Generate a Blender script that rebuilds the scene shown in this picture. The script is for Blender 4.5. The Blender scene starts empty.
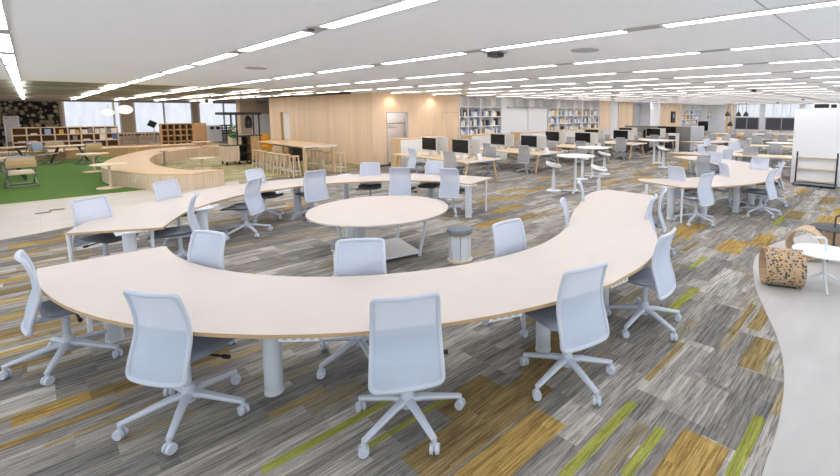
import bpy, bmesh, math, random
from mathutils import Vector, Matrix
random.seed(11)
PI = math.pi
sc = bpy.context.scene
COL = sc.collection

# ------------------------------------------------------------------ camera calibration (real place: X to the right rear, Y to the left rear)
PX, PY, FPX, CAM_H = 500., 158., 436., 2.2
TILT = math.atan(46/436.)
YAW = math.radians(42.9)
CEIL = 2.95
_f = (math.cos(YAW), math.sin(YAW)); _c, _s = math.cos(TILT), math.sin(TILT)
FW = Vector((_f[0]*_c, _f[1]*_c, -_s)); UP = Vector((_f[0]*_s, _f[1]*_s, _c)); RT = Vector((_f[1], -_f[0], 0))
def ray(x, y): return (x-PX)*RT + FPX*FW - (y-PY)*UP
def at(x, y, z=0.):
    d = ray(x, y); t = (z-CAM_H)/d.z; return (t*d.x, t*d.y)
def onY(x, y, Y):
    d = ray(x, y); t = Y/d.y; return (t*d.x, CAM_H+t*d.z)
def onX(x, y, X):
    d = ray(x, y); t = X/d.x; return (t*d.y, CAM_H+t*d.z)

cam = bpy.data.cameras.new('camera'); co = bpy.data.objects.new('camera', cam); COL.objects.link(co)
cam.sensor_fit = 'HORIZONTAL'; cam.sensor_width = 36; cam.lens = FPX/840*36
cam.shift_x = -(PX-420)/840; cam.shift_y = (PY-238)/840
m = Matrix((RT, UP, -FW)).transposed().to_4x4(); m.translation = (0, 0, CAM_H); co.matrix_world = m
cam.clip_end = 300; sc.camera = co

# ------------------------------------------------------------------ materials
def lin(c):
    def f(v):
        v /= 255.; return v/12.92 if v <= .04045 else ((v+.055)/1.055)**2.4
    return (f(c[0]), f(c[1]), f(c[2]), 1)
MATS = {}
def mat(name, rgb, rough=.5, metal=0., noise=0., nscale=(20, 20, 20), bump=0., alpha=1., emit=0., coords='Object'):
    M = bpy.data.materials.new(name); M.use_nodes = True; nt = M.node_tree; b = nt.nodes['Principled BSDF']
    c = lin(rgb); b.inputs['Base Color'].default_value = c
    b.inputs['Roughness'].default_value = rough; b.inputs['Metallic'].default_value = metal
    if alpha < 1: b.inputs['Alpha'].default_value = alpha
    if emit:
        b.inputs['Emission Color'].default_value = c; b.inputs['Emission Strength'].default_value = emit
    if noise or bump:
        tc = nt.nodes.new('ShaderNodeTexCoord'); mp = nt.nodes.new('ShaderNodeMapping'); mp.inputs['Scale'].default_value = nscale
        nz = nt.nodes.new('ShaderNodeTexNoise'); nz.inputs['Scale'].default_value = 1; nz.inputs['Detail'].default_value = 4
        nt.links.new(tc.outputs[coords], mp.inputs['Vector']); nt.links.new(mp.outputs['Vector'], nz.inputs['Vector'])
        if noise:
            rp = nt.nodes.new('ShaderNodeMapRange'); rp.inputs['From Min'].default_value = .3; rp.inputs['From Max'].default_value = .7
            rp.inputs['To Min'].default_value = 1-noise; rp.inputs['To Max'].default_value = 1+noise
            nt.links.new(nz.outputs['Fac'], rp.inputs['Value'])
            mx = nt.nodes.new('ShaderNodeVectorMath'); mx.operation = 'SCALE'; mx.inputs[0].default_value = c[:3]
            nt.links.new(rp.outputs['Result'], mx.inputs['Scale']); nt.links.new(mx.outputs['Vector'], b.inputs['Base Color'])
        if bump:
            bp = nt.nodes.new('ShaderNodeBump'); bp.inputs['Strength'].default_value = bump; bp.inputs['Distance'].default_value = .01
            nt.links.new(nz.outputs['Fac'], bp.inputs['Height']); nt.links.new(bp.outputs['Normal'], b.inputs['Normal'])
    MATS[name] = M; return M

def N(nt, t, **kw):
    n = nt.nodes.new(t)
    for k, v in kw.items(): setattr(n, k, v)
    return n
def math_node(nt, op, a, b=None):
    n = N(nt, 'ShaderNodeMath', operation=op)
    for i, v in enumerate((a, b)):
        if v is None: continue
        if isinstance(v, (int, float)): n.inputs[i].default_value = v
        else: nt.links.new(v, n.inputs[i])
    return n.outputs[0]
def ramp(nt, fac, stops, interp='LINEAR'):
    r = N(nt, 'ShaderNodeValToRGB'); cr = r.color_ramp; cr.interpolation = interp
    while len(cr.elements) < len(stops): cr.elements.new(.5)
    for e, (p, c) in zip(cr.elements, stops): e.position = p; e.color = lin(c) if not isinstance(c, float) else (c, c, c, 1)
    nt.links.new(fac, r.inputs['Fac']); return r.outputs['Color']
def mix(nt, fac, a, b, blend='MIX'):
    n = N(nt, 'ShaderNodeMix', data_type='RGBA', blend_type=blend)
    for i, v in ((0, fac), (6, a), (7, b)):
        if isinstance(v, (int, float)): n.inputs[i].default_value = v
        elif isinstance(v, tuple): n.inputs[i].default_value = v
        else: nt.links.new(v, n.inputs[i])
    return n.outputs[2]

def carpet_material(name, tones, accents=(), accent_frac=0., tint=1.0, streak=.45):
    M = bpy.data.materials.new(name); M.use_nodes = True; nt = M.node_tree; b = nt.nodes['Principled BSDF']
    b.inputs['Roughness'].default_value = .95
    b.inputs['Specular IOR Level'].default_value = .1
    g = N(nt, 'ShaderNodeNewGeometry'); sp = N(nt, 'ShaderNodeSeparateXYZ'); nt.links.new(g.outputs['Position'], sp.inputs[0])
    X, Y = sp.outputs[0], sp.outputs[1]
    W, L = .29, 1.06
    row = math_node(nt, 'FLOOR', math_node(nt, 'DIVIDE', Y, W))
    wr = N(nt, 'ShaderNodeTexWhiteNoise', noise_dimensions='1D'); nt.links.new(row, wr.inputs['W'])
    colx = math_node(nt, 'FLOOR', math_node(nt, 'ADD', math_node(nt, 'DIVIDE', X, L), math_node(nt, 'MULTIPLY', wr.outputs['Value'], 7.)))
    cv = N(nt, 'ShaderNodeCombineXYZ'); nt.links.new(colx, cv.inputs[0]); nt.links.new(row, cv.inputs[1])
    wn = N(nt, 'ShaderNodeTexWhiteNoise', noise_dimensions='2D'); nt.links.new(cv.outputs[0], wn.inputs['Vector'])
    # sub bands inside one plank
    sub = math_node(nt, 'FLOOR', math_node(nt, 'DIVIDE', Y, W/3))
    half = math_node(nt, 'FLOOR', math_node(nt, 'ADD', math_node(nt, 'DIVIDE', X, L*.5), math_node(nt, 'MULTIPLY', wn.outputs['Value'], 3.)))
    cv2 = N(nt, 'ShaderNodeCombineXYZ'); nt.links.new(half, cv2.inputs[0]); nt.links.new(sub, cv2.inputs[1]); nt.links.new(wn.outputs['Value'], cv2.inputs[2])
    wn2 = N(nt, 'ShaderNodeTexWhiteNoise', noise_dimensions='3D'); nt.links.new(cv2.outputs[0], wn2.inputs['Vector'])
    val = math_node(nt, 'ADD', math_node(nt, 'MULTIPLY', wn.outputs['Value'], .6), math_node(nt, 'MULTIPLY', wn2.outputs['Value'], .4))
    base = ramp(nt, val, tones)
    # long thin yarn lines
    mp = N(nt, 'ShaderNodeCombineXYZ'); nt.links.new(math_node(nt, 'MULTIPLY', X, 3.2), mp.inputs[0]); nt.links.new(math_node(nt, 'MULTIPLY', Y, 58.), mp.inputs[1]); nt.links.new(math_node(nt, 'MULTIPLY', wn.outputs['Value'], 50.), mp.inputs[2])
    nz = N(nt, 'ShaderNodeTexNoise'); nz.inputs['Scale'].default_value = 1; nz.inputs['Detail'].default_value = 3; nz.inputs['Roughness'].default_value = .7
    nt.links.new(mp.outputs[0], nz.inputs['Vector'])
    lines = ramp(nt, nz.outputs['Fac'], [(.36, 1-streak), (.5, 1.0), (.64, 1+streak*.9)])
    col = mix(nt, 1.0, base, lines, 'MULTIPLY')
    if accent_frac:
        sepc = N(nt, 'ShaderNodeSeparateColor'); nt.links.new(wn2.outputs['Color'], sepc.inputs[0])
        msk = math_node(nt, 'GREATER_THAN', sepc.outputs[1], 1-accent_frac)
        ac = ramp(nt, sepc.outputs[2], [(i/len(accents), a) for i, a in enumerate(accents)], 'CONSTANT')
        col = mix(nt, math_node(nt, 'MULTIPLY', msk, .8), col, mix(nt, .7, ac, mix(nt, 1., ac, lines, 'MULTIPLY')))
    fz = N(nt, 'ShaderNodeTexNoise'); fz.inputs['Scale'].default_value = 160; fz.inputs['Detail'].default_value = 2
    nt.links.new(g.outputs['Position'], fz.inputs['Vector'])
    col = mix(nt, 1., col, ramp(nt, fz.outputs['Fac'], [(.3, .72), (.7, 1.28)]), 'MULTIPLY')
    if tint != 1: col = mix(nt, 1., col, (tint, tint, tint, 1), 'MULTIPLY')
    nt.links.new(col, b.inputs['Base Color']); MATS[name] = M; return M

def wood_material(name, light, dark, axis=2, rough=.5, panel=0., s=1.):
    """fine straight grain running along the given axis; optional narrow panels with slightly different tone"""
    M = bpy.data.materials.new(name); M.use_nodes = True; nt = M.node_tree; b = nt.nodes['Principled BSDF']; b.inputs['Roughness'].default_value = rough
    g = N(nt, 'ShaderNodeTexCoord'); mp = N(nt, 'ShaderNodeMapping'); v = [28*s, 28*s, 28*s]; v[axis] = 1.2*s; mp.inputs['Scale'].default_value = v
    nt.links.new(g.outputs['Object'], mp.inputs['Vector'])
    nz = N(nt, 'ShaderNodeTexNoise'); nz.inputs['Scale'].default_value = 1; nz.inputs['Detail'].default_value = 5; nt.links.new(mp.outputs[0], nz.inputs['Vector'])
    col = ramp(nt, nz.outputs['Fac'], [(.3, dark), (.7, light)])
    if panel:
        sp = N(nt, 'ShaderNodeSeparateXYZ'); nt.links.new(g.outputs['Object'], sp.inputs[0])
        k = math_node(nt, 'FLOOR', math_node(nt, 'DIVIDE', math_node(nt, 'ADD', sp.outputs[0], sp.outputs[1]), panel))
        wn = N(nt, 'ShaderNodeTexWhiteNoise', noise_dimensions='1D'); nt.links.new(k, wn.inputs['W'])
        col = mix(nt, 1., col, ramp(nt, wn.outputs['Value'], [(0., .93), (1., 1.05)]), 'MULTIPLY')
    nt.links.new(col, b.inputs['Base Color']); MATS[name] = M; return M

mat('laminate', (206, 196, 188), .6, noise=.015, nscale=(3, 3, 3))
mat('ply_edge', (190, 160, 120), .6, noise=.12, nscale=(6, 6, 120))
mat('white_metal', (220, 226, 233), .4)
mat('pale_metal', (214, 221, 231), .4)
mat('chair_plastic', (198, 205, 218), .45)
mat('chair_mesh', (204, 215, 235), .8, noise=.04, nscale=(220, 220, 220), alpha=.80)
mat('chair_seat', (146, 154, 168), .95, noise=.08, nscale=(160, 160, 160))
mat('chair_seat_dark', (108, 113, 122), .95, noise=.08, nscale=(160, 160, 160))
mat('chair_plastic_grey', (172, 175, 180), .5)
mat('chair_mesh_grey', (166, 168, 173), .8, noise=.05, nscale=(220, 220, 220), alpha=.78)
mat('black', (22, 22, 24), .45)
mat('black_metal', (34, 34, 36), .4)
mat('screen_black', (10, 10, 12), .2)
mat('silver', (214, 214, 212), .4, metal=.15)
mat('white', (238, 238, 238), .5)
mat('white_wall', (236, 237, 240), .7, noise=.01, nscale=(4, 4, 4))
mat('light_grey', (176, 178, 182), .7)
mat('grey_panel', (132, 131, 128), .85, noise=.06, nscale=(60, 60, 60))
mat('grey_panel_light', (196, 198, 202), .8)
mat('cushion_grey', (128, 132, 140), .9, noise=.05, nscale=(90, 90, 90))
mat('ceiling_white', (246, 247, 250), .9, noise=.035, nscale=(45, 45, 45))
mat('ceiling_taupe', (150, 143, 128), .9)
mat('ceiling_grey', (168, 166, 164), .8)
mat('light_gap', (172, 170, 166), .7)
mat('light_frame', (200, 200, 200), .6)
mat('column_beige', (206, 186, 162), .8)
mat('grass', (84, 120, 42), 1., noise=.22, nscale=(30, 30, 30), bump=.8, coords='Object')
mat('orange', (222, 160, 46), .8)
mat('blue_fabric', (150, 166, 196), .9, noise=.05, nscale=(70, 70, 70))
mat('green_leaf', (70, 120, 48), .7, noise=.2, nscale=(40, 40, 40))
mat('steel', (150, 146, 140), .35, metal=.6)
mat('dark_grey', (70, 72, 76), .7)
mat('shelf_white', (240, 240, 240), .6)
mat('shelf_back', (214, 212, 211), .8)
mat('shelf_lit_paint', (252, 247, 240), .8)  # lighter copy of shelf_back, light of the lit cells put into the colour
wood_material('oak_wall', (242, 216, 186), (228, 199, 167), 2, .55, panel=.31)
wood_material('oak', (226, 196, 154), (204, 170, 126), 0, .5)
wood_material('oak_upright', (226, 196, 154), (204, 170, 126), 2, .5)
wood_material('pale_wood', (232, 214, 186), (214, 192, 160), 0, .5)
wood_material('pale_wood_upright', (228, 208, 184), (206, 184, 158), 2, .55)
wood_material('honey_wood', (204, 168, 122), (180, 142, 98), 2, .5)
wood_material('hoop_wood', (208, 184, 150), (186, 160, 126), 0, .6)
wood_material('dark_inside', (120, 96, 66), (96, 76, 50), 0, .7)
for nm, c in dict(book_white=(236, 234, 230), book_blue=(92, 124, 180), book_navy=(54, 62, 86), book_tan=(206, 168, 104), book_grey=(150, 152, 156), book_brown=(96, 74, 54), book_sky=(150, 180, 220), book_yellow=(226, 186, 84)).items():
    mat(nm, c, .6, noise=.05, nscale=(30, 30, 30))

GREYS = [(.12, (116, 114, 111)), (.4, (136, 132, 127)), (.6, (150, 146, 140)), (.88, (180, 175, 167))]
carpet_material('carpet_grey', GREYS, ((146, 134, 108), (160, 140, 98), (138, 134, 112), (146, 138, 122)), .10)
carpet_material('carpet_gold', [(0., (142, 117, 70)), (.5, (164, 136, 80)), (1., (182, 153, 93))], streak=.45)
carpet_material('carpet_bronze', [(0., (122, 104, 72)), (.5, (136, 117, 80)), (1., (150, 130, 90))], streak=.45)
carpet_material('carpet_green', [(0., (134, 136, 66)), (.5, (148, 150, 74)), (1., (160, 162, 84))], streak=.35)
carpet_material('carpet_olive', [(0., (132, 128, 96)), (.4, (170, 162, 124)), (.7, (186, 180, 150)), (1., (206, 200, 178))], ((168, 160, 84), (150, 146, 100), (196, 184, 130)), .3)

def stone_material(name, rgb, joint=.9):
    M = mat(name, rgb, .5, noise=.06, nscale=(1.6, 5, 5), coords='Object'); nt = M.node_tree; b = nt.nodes['Principled BSDF']
    old = b.inputs['Base Color'].links[0].from_socket
    g = N(nt, 'ShaderNodeNewGeometry'); br = N(nt, 'ShaderNodeTexBrick'); br.offset = 0.
    br.inputs['Color1'].default_value = (1, 1, 1, 1); br.inputs['Color2'].default_value = (.97, .97, .97, 1); br.inputs['Mortar'].default_value = (.8, .8, .8, 1)
    br.inputs['Scale'].default_value = 1; br.inputs['Mortar Size'].default_value = .003; br.inputs['Brick Width'].default_value = 60.; br.inputs['Row Height'].default_value = joint
    nt.links.new(g.outputs['Position'], br.inputs['Vector'])
    nt.links.new(mix(nt, 1., old, br.outputs['Color'], 'MULTIPLY'), b.inputs['Base Color']); return M
stone_material('stone', (184, 182, 180), 1.05)
stone_material('stone_path', (202, 194, 184), 1.05)

def stone_wallpaper():
    M = bpy.data.materials.new('wallpaper'); M.use_nodes = True; nt = M.node_tree; b = nt.nodes['Principled BSDF']; b.inputs['Roughness'].default_value = .8
    g = N(nt, 'ShaderNodeNewGeometry'); v = N(nt, 'ShaderNodeTexVoronoi', feature='F1'); v.inputs['Scale'].default_value = 4.6
    nt.links.new(g.outputs['Position'], v.inputs['Vector'])
    sc_ = N(nt, 'ShaderNodeSeparateColor'); nt.links.new(v.outputs['Color'], sc_.inputs[0])
    c = ramp(nt, sc_.outputs[0], [(0., (48, 44, 40)), (.18, (130, 120, 98)), (.5, (164, 154, 128)), (.8, (196, 186, 160))], 'CONSTANT')
    f = ramp(nt, v.outputs['Distance'], [(.0, 1.0), (.50, .95), (.6, .06)])
    nt.links.new(mix(nt, 1., c, f, 'MULTIPLY'), b.inputs['Base Color']); MATS['wallpaper'] = M
stone_wallpaper()
def cork_material():
    M = bpy.data.materials.new('cork_dots'); M.use_nodes = True; nt = M.node_tree; b = nt.nodes['Principled BSDF']; b.inputs['Roughness'].default_value = .75
    g = N(nt, 'ShaderNodeTexCoord'); v = N(nt, 'ShaderNodeTexVoronoi', feature='F1'); v.inputs['Scale'].default_value = 36; v.inputs['Randomness'].default_value = .85
    nt.links.new(g.outputs['Object'], v.inputs['Vector'])
    s_ = N(nt, 'ShaderNodeSeparateColor'); nt.links.new(v.outputs['Color'], s_.inputs[0])
    dot = ramp(nt, s_.outputs[0], [(0., (70, 64, 58)), (.28, (138, 140, 148)), (.6, (104, 86, 66)), (.78, (190, 154, 108))], 'CONSTANT')
    msk = math_node(nt, 'LESS_THAN', v.outputs['Distance'], .52)
    nt.links.new(mix(nt, msk, lin((194, 163, 124)), dot), b.inputs['Base Color']); MATS['cork_dots'] = M
cork_material()
def emitter(name, rgb, strength):
    M = bpy.data.materials.new(name); M.use_nodes = True; nt = M.node_tree
    for n in list(nt.nodes):
        if n.type == 'BSDF_PRINCIPLED': nt.nodes.remove(n)
    e = N(nt, 'ShaderNodeEmission'); e.inputs[0].default_value = lin(rgb); e.inputs[1].default_value = strength
    nt.links.new(e.outputs[0], nt.nodes['Material Output'].inputs[0]); MATS[name] = M; return M
emitter('lamp_white', (252, 251, 255), 18.)
emitter('lamp_soft', (255, 248, 236), 1.1)
emitter('downlight', (255, 232, 200), 20.)
def blind_material():
    M = emitter('blind', (220, 230, 246), .92); nt = M.node_tree
    e = [n for n in nt.nodes if n.type == 'EMISSION'][0]
    g = N(nt, 'ShaderNodeNewGeometry'); mp = N(nt, 'ShaderNodeMapping'); mp.inputs['Scale'].default_value = (2.2, 2.2, .7); nt.links.new(g.outputs['Position'], mp.inputs[0])
    nz = N(nt, 'ShaderNodeTexNoise'); nz.inputs['Scale'].default_value = 1.; nz.inputs['Detail'].default_value = 2; nt.links.new(mp.outputs[0], nz.inputs['Vector'])
    nt.links.new(ramp(nt, nz.outputs['Fac'], [(.35, (220, 229, 243)), (.65, (238, 243, 250))]), e.inputs[0])
blind_material()

# ------------------------------------------------------------------ mesh helpers
class MB:
    def __init__(s): s.bm = bmesh.new(); s.mi = 0
    def _fin(s, verts):
        for f in {f for v in verts for f in v.link_faces}: f.material_index = s.mi
    def box(s, c, d, rz=0., rot=None):
        M_ = Matrix.Translation(c) @ (rot.to_4x4() if rot else Matrix.Rotation(rz, 4, 'Z')) @ Matrix.Diagonal((d[0], d[1], d[2], 1))
        r = bmesh.ops.create_cube(s.bm, size=1, matrix=M_); s._fin(r['verts']); return s
    def span(s, x0, x1, y0, y1, z0, z1): return s.box(((x0+x1)/2, (y0+y1)/2, (z0+z1)/2), (abs(x1-x0), abs(y1-y0), abs(z1-z0)))
    def cyl(s, a, b, r0, r1=None, n=16):
        a, b = Vector(a), Vector(b); d = b-a; q = d.to_track_quat('Z', 'Y').to_matrix().to_4x4()
        r = bmesh.ops.create_cone(s.bm, cap_ends=True, segments=n, radius1=r0, radius2=r0 if r1 is None else r1, depth=d.length, matrix=Matrix.Translation((a+b)/2) @ q)
        s._fin(r['verts']); return s
    def sphere(s, c, r, sc_=(1, 1, 1), n=12):
        q = bmesh.ops.create_uvsphere(s.bm, u_segments=n*2, v_segments=n, radius=r, matrix=Matrix.Translation(c) @ Matrix.Diagonal((*sc_, 1))); s._fin(q['verts']); return s
    def lathe(s, prof, n=24, c=(0, 0, 0)):
        rings = [[s.bm.verts.new((c[0]+r*math.cos(2*PI*k/n), c[1]+r*math.sin(2*PI*k/n), c[2]+z)) for k in range(n)] for r, z in prof]
        for a, b in zip(rings, rings[1:]):
            for k in range(n): s.bm.faces.new((a[k], a[(k+1) % n], b[(k+1) % n], b[k])).material_index = s.mi
        for ring, rev in ((rings[0], True), (rings[-1], False)):
            s.bm.faces.new(list(reversed(ring)) if rev else ring).material_index = s.mi
        return s
    def tube(s, pts, r, n=8, closed=False, flat=1.):
        pts = [Vector(p) for p in pts]; L = len(pts); rings = []; up = None
        for i, p in enumerate(pts):
            t = (pts[(i+1) % L]-pts[i-1]) if closed or 0 < i < L-1 else (pts[1]-pts[0] if i == 0 else pts[-1]-pts[-2])
            t.normalize()
            if up is None:
                up = Vector((0, 0, 1)) if abs(t.z) < .9 else Vector((0, 1, 0))
            u = (up-t*up.dot(t)).normalized(); up = u; w = t.cross(u); rr = r[i] if isinstance(r, (list, tuple)) else r
            rings.append([s.bm.verts.new(p+u*math.cos(2*PI*k/n)*rr*flat+w*math.sin(2*PI*k/n)*rr) for k in range(n)])
        R = rings+[rings[0]] if closed else rings
        for a, b in zip(R, R[1:]):
            for k in range(n): s.bm.faces.new((a[k], a[(k+1) % n], b[(k+1) % n], b[k])).material_index = s.mi
        if not closed:
            s.bm.faces.new(list(reversed(rings[0]))).material_index = s.mi; s.bm.faces.new(rings[-1]).material_index = s.mi
        return s
    def prism(s, poly, z0, z1, side=None):
        area = sum(poly[i-1][0]*poly[i][1]-poly[i][0]*poly[i-1][1] for i in range(len(poly)))
        if area < 0: poly = poly[::-1]
        a = [s.bm.verts.new((x, y, z0)) for x, y in poly]; b = [s.bm.verts.new((x, y, z1)) for x, y in poly]; L = len(poly)
        s.bm.faces.new(b).material_index = s.mi; s.bm.faces.new(a[::-1]).material_index = s.mi
        for k in range(L): s.bm.faces.new((a[k], a[(k+1) % L], b[(k+1) % L], b[k])).material_index = s.mi if side is None else side
        return s
    def quad(s, pts):
        s.bm.faces.new([s.bm.verts.new(p) for p in pts]).material_index = s.mi; return s
    def use(s, i): s.mi = i; return s
    def build(s, name, mats, parent=None, smooth=True, bevel=0.):
        if bevel: bmesh.ops.bevel(s.bm, geom=[e for e in s.bm.edges if e.is_manifold and e.calc_face_angle(0) > .7], offset=bevel, segments=2, profile=.5, affect='EDGES')
        bmesh.ops.recalc_face_normals(s.bm, faces=s.bm.faces)
        me = bpy.data.meshes.new(name); s.bm.to_mesh(me); s.bm.free()
        if not isinstance(mats, (list, tuple)): mats = [mats]
        for k in mats: me.materials.append(MATS[k])
        if smooth:
            me.shade_smooth(); me.set_sharp_from_angle(angle=math.radians(38))
        o = bpy.data.objects.new(name, me); COL.objects.link(o)
        if parent: o.parent = parent
        return o
def tag(o, label=None, cat=None, group=None, kind=None):
    if label: o['label'] = label
    if cat: o['category'] = cat
    if group: o['group'] = group
    if kind: o['kind'] = kind
    return o
def thing(name, label, cat, loc=(0, 0, 0), rz=0., group=None):
    o = bpy.data.objects.new(name, None); COL.objects.link(o); o.location = loc; o.rotation_euler = (0, 0, rz); o.empty_display_size = .1
    return tag(o, label, cat, group)
KIDS = {}
def kids(o):
    if o.name not in KIDS: KIDS[o.name] = list(o.children)
    return KIDS[o.name]
def dup(o, loc=None, rz=None, label=None, group=None, parent=None):
    c = o.copy(); COL.objects.link(c)
    if parent: c.parent = parent
    if loc is not None: c.location = loc
    if rz is not None: c.rotation_euler = (0, 0, rz)
    if label: c['label'] = label
    if group: c['group'] = group
    for k in kids(o): dup(k, parent=c)
    return c
class Proto:
    """first call uses the built thing itself, later calls copies"""
    def __init__(s, make): s.make = make; s.o = None; s.used = False
    def put(s, loc, rz, label, group=None):
        if s.o is None: s.o = s.make()
        if not s.used:
            for k in kids(s.o): kids(k)
            s.used = True; o = s.o; o.location = loc; o.rotation_euler = (0, 0, rz); o['label'] = label
            if group: o['group'] = group
            return o
        o = dup(s.o, loc, rz, label)
        if group: o['group'] = group
        elif 'group' in o.keys(): del o['group']
        return o
def struct(o): return tag(o, kind='structure')
def spline(pts, n=8, closed=False):
    out = []; L = len(pts); P = [Vector((*p, 0)) if len(p) == 2 else Vector(p) for p in pts]
    rng = range(L if closed else L-1)
    for i in rng:
        p0 = P[i-1] if (closed or i > 0) else P[i]; p1 = P[i]; p2 = P[(i+1) % L]; p3 = P[(i+2) % L] if (closed or i+2 < L) else p2
        for k in range(n):
            t = k/n; out.append(.5*((2*p1)+(p2-p0)*t+(2*p0-5*p1+4*p2-p3)*t*t+(3*p1-p0-3*p2+p3)*t**3))
    if not closed: out.append(P[-1])
    return out
def xy(l): return [(p[0], p[1]) for p in l]
def arc(cx, cy, r, a0, a1, n=40): return [(cx+r*math.cos(math.radians(a0+(a1-a0)*k/n)), cy+r*math.sin(math.radians(a0+(a1-a0)*k/n))) for k in range(n+1)]

# ------------------------------------------------------------------ floors
mb = MB()
mb.quad([(-2.5, -1.6, 0), (60, -1.6, 0), (60, 44, 0), (-2.5, 44, 0)])
ACC = [  # accent planks let into the grey carpet: two ends on the centre line (x0, x1, y centre), width, colour
    (2.05, 2.96, .84, .29, 1), (1.45, 2.415, 1.74, .27, 1), (1.45, 2.69, 2.06, .33, 2), (1.9, 2.43, 2.34, .28, 2), (2.70, 3.25, 2.15, .29, 2),
    (-.25, .16, 4.52, .17, 1), (.16, .6, 4.50, .17, 2), (-.3, .3, 4.22, .07, 1), (-.1, .4, 4.02, .03, 1), (.6, 1.1, 4.46, .12, 2), (.81, 1.72, 2.755, .075, 3), (1.35, 2.1, 2.45, .05, 3),
    (2.03, 2.97, 1.37, .075, 3), (2.3, 2.85, 1.10, .07, 3), (2.72, 3.45, .625, .075, 3), (4.05, 4.72, .85, .17, 2), (4.85, 5.5, .99, .12, 2),
    (7.30, 8.15, 1.95, .36, 1), (8.0, 8.9, 1.66, .28, 1), (7.72, 8.85, 2.89, .40, 1), (4.6, 5.55, 1.78, .10, 3), (6.2, 6.9, 2.1, .07, 3), (6.9, 7.6, 2.45, .08, 2), (4.6, 5.5, 1.13, .06, 2),
    (3.3, 4.1, 1.42, .05, 2), (2.9, 3.6, 2.3, .3, 2), (3.5, 4.2, 2.5, .2, 2),
    (5.7, 6.6, 5.9, .29, 1), (6.3, 7.3, 5.7, .29, 2), (6.8, 7.75, 6.53, .29, 1), (7.1, 8.2, 5.6, .07, 1), (7.9, 8.9, 5.1, .1, 2), (7.3, 8.2, 7.5, .29, 1), (8.0, 8.9, 7.3, .25, 1), (8.6, 9.7, 8.0, .2, 1), (9.2, 10.2, 7.6, .25, 1),
    (4.0, 5.0, 10.65, .29, 1), (3.0, 4.0, 10.3, .2, 1), (2.0, 2.9, 10.0, .2, 2), (1.9, 2.8, 8.0, .08, 2), (2.8, 3.6, 7.8, .06, 1),
    (-.6, .0, 8.48, .2, 1), (-.5, .2, 8.0, .12, 2), (-.4, .3, 7.5, .1, 1), (-.4, .5, 10.6, .29, 1), (.2, .9, 11.0, .29, 1), (-.2, .5, 9.4, .1, 2), (-.5, .3, 6.9, .14, 1), (-.4, .2, 6.4, .25, 2), (-.4, .4, 5.9, .08, 1), (-.5, 0., 9.9, .12, 1), (-.3, .3, 7.1, .06, 3), (.2, .9, 6.7, .12, 1), (-.55, .35, 10.1, .07, 1), (-.3, .6, 9.1, .06, 1), (-.6, .2, 8.85, .08, 2), (-.55, 0, 7.65, .05, 1), (-.2, .6, 10.85, .06, 2), (-.6, .3, 9.7, .05, 1), (-.5, .25, 6.15, .05, 1), (-.6, -.05, 7.9, .07, 2), (-.5, .1, 5.5, .12, 2),
    (10.4, 11.4, 1.0, .4, 1), (11.5, 12.6, .8, .5, 1), (12.6, 13.6, .4, .4, 1), (9.8, 10.8, 1.75, .12, 3), (10.6, 11.5, 1.6, .29, 2), (13, 14, 1.3, .29, 2), (14, 15, 2.0, .25, 1), (14.6, 15.6, 3.3, .5, 1), (15.5, 16.7, 4.0, .5, 1),
    (9.8, 10.9, 5.6, .29, 1), (11.5, 12.7, 6.6, .29, 1), (12.5, 13.5, 7.1, .2, 2), (13, 14.4, 6.3, .4, 1), (14.5, 15.6, 7.0, .29, 1), (15, 16.6, 8.1, .3, 2), (10, 11.2, 7.2, .2, 2), (11, 12, 8.6, .25, 1), (12.4, 13.4, 8.3, .2, 1), (16.5, 18, 6.3, .5, 1), (18, 19.5, 6.8, .4, 1), (20, 22, 7.2, .6, 1), (21.5, 23.2, 8.2, .5, 1), (23, 24.6, 7.6, .6, 2), (17, 18.4, 7.6, .3, 1),
]
for i, (x0, x1, yc, w, k) in enumerate(ACC):
    z = .0006+.00003*i
    mb.use(k).quad([(x0, yc-w/2, z), (x1, yc-w/2, z), (x1, yc+w/2, z), (x0, yc+w/2, z)])
struct(mb.build('floor', ['carpet_grey', 'carpet_gold', 'carpet_bronze', 'carpet_green'], smooth=False))
edge = xy(spline([(11.5, .35), (10.65, .81), (9.28, 1.22), (8.4, 1.47), (7.8, 1.545), (7.1, 1.50), (6.15, 1.27), (5.43, 1.01), (4.79, .765), (4.25, .62), (3.78, .545), (3.26, .50), (2.87, .49), (1.5, .4)], 8))
struct(MB().prism(edge+[(1.5, -1.6), (11.5, -1.6)], -.01, .005).build('floor_stone_right', 'stone', smooth=False))
edge = xy(spline([(-6, 11.0), (-2, 11.2), (-.5, 11.33), (.04, 11.49), (.45, 11.7), (1.5, 12.3), (3., 13.4), (4.1, 14.6), (4.4, 15.52)], 8))
struct(MB().prism(edge+[(4.4, 15.55), (-6, 15.55)], -.01, .003).build('floor_stone_left', 'stone_path', smooth=False))
struct(MB().prism([(2.2, 15.55), (9.15, 15.3), (9.15, 41.9), (2.2, 41.9)], -.02, .0025).build('floor_carpet_olive', 'carpet_olive', smooth=False))
tag(MB().prism([(-8, 15.62), (3.2, 15.62), (3.2, 28.6), (-8, 28.6)], -.02, .012).build('artificial_grass', 'grass', smooth=False), 'bright green artificial grass carpet spread on the left before the curved wooden bench', 'grass', kind='stuff')
struct(MB().span(-8, 3.2, 15.55, 15.62, 0, .014).build('trim_1', 'pale_wood'))
struct(MB().prism([(-8, 28.6), (9.1, 28.6), (9.1, 41.9), (-8, 41.9)], -.02, .006).build('floor_wood_far', 'oak', smooth=False))

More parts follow.
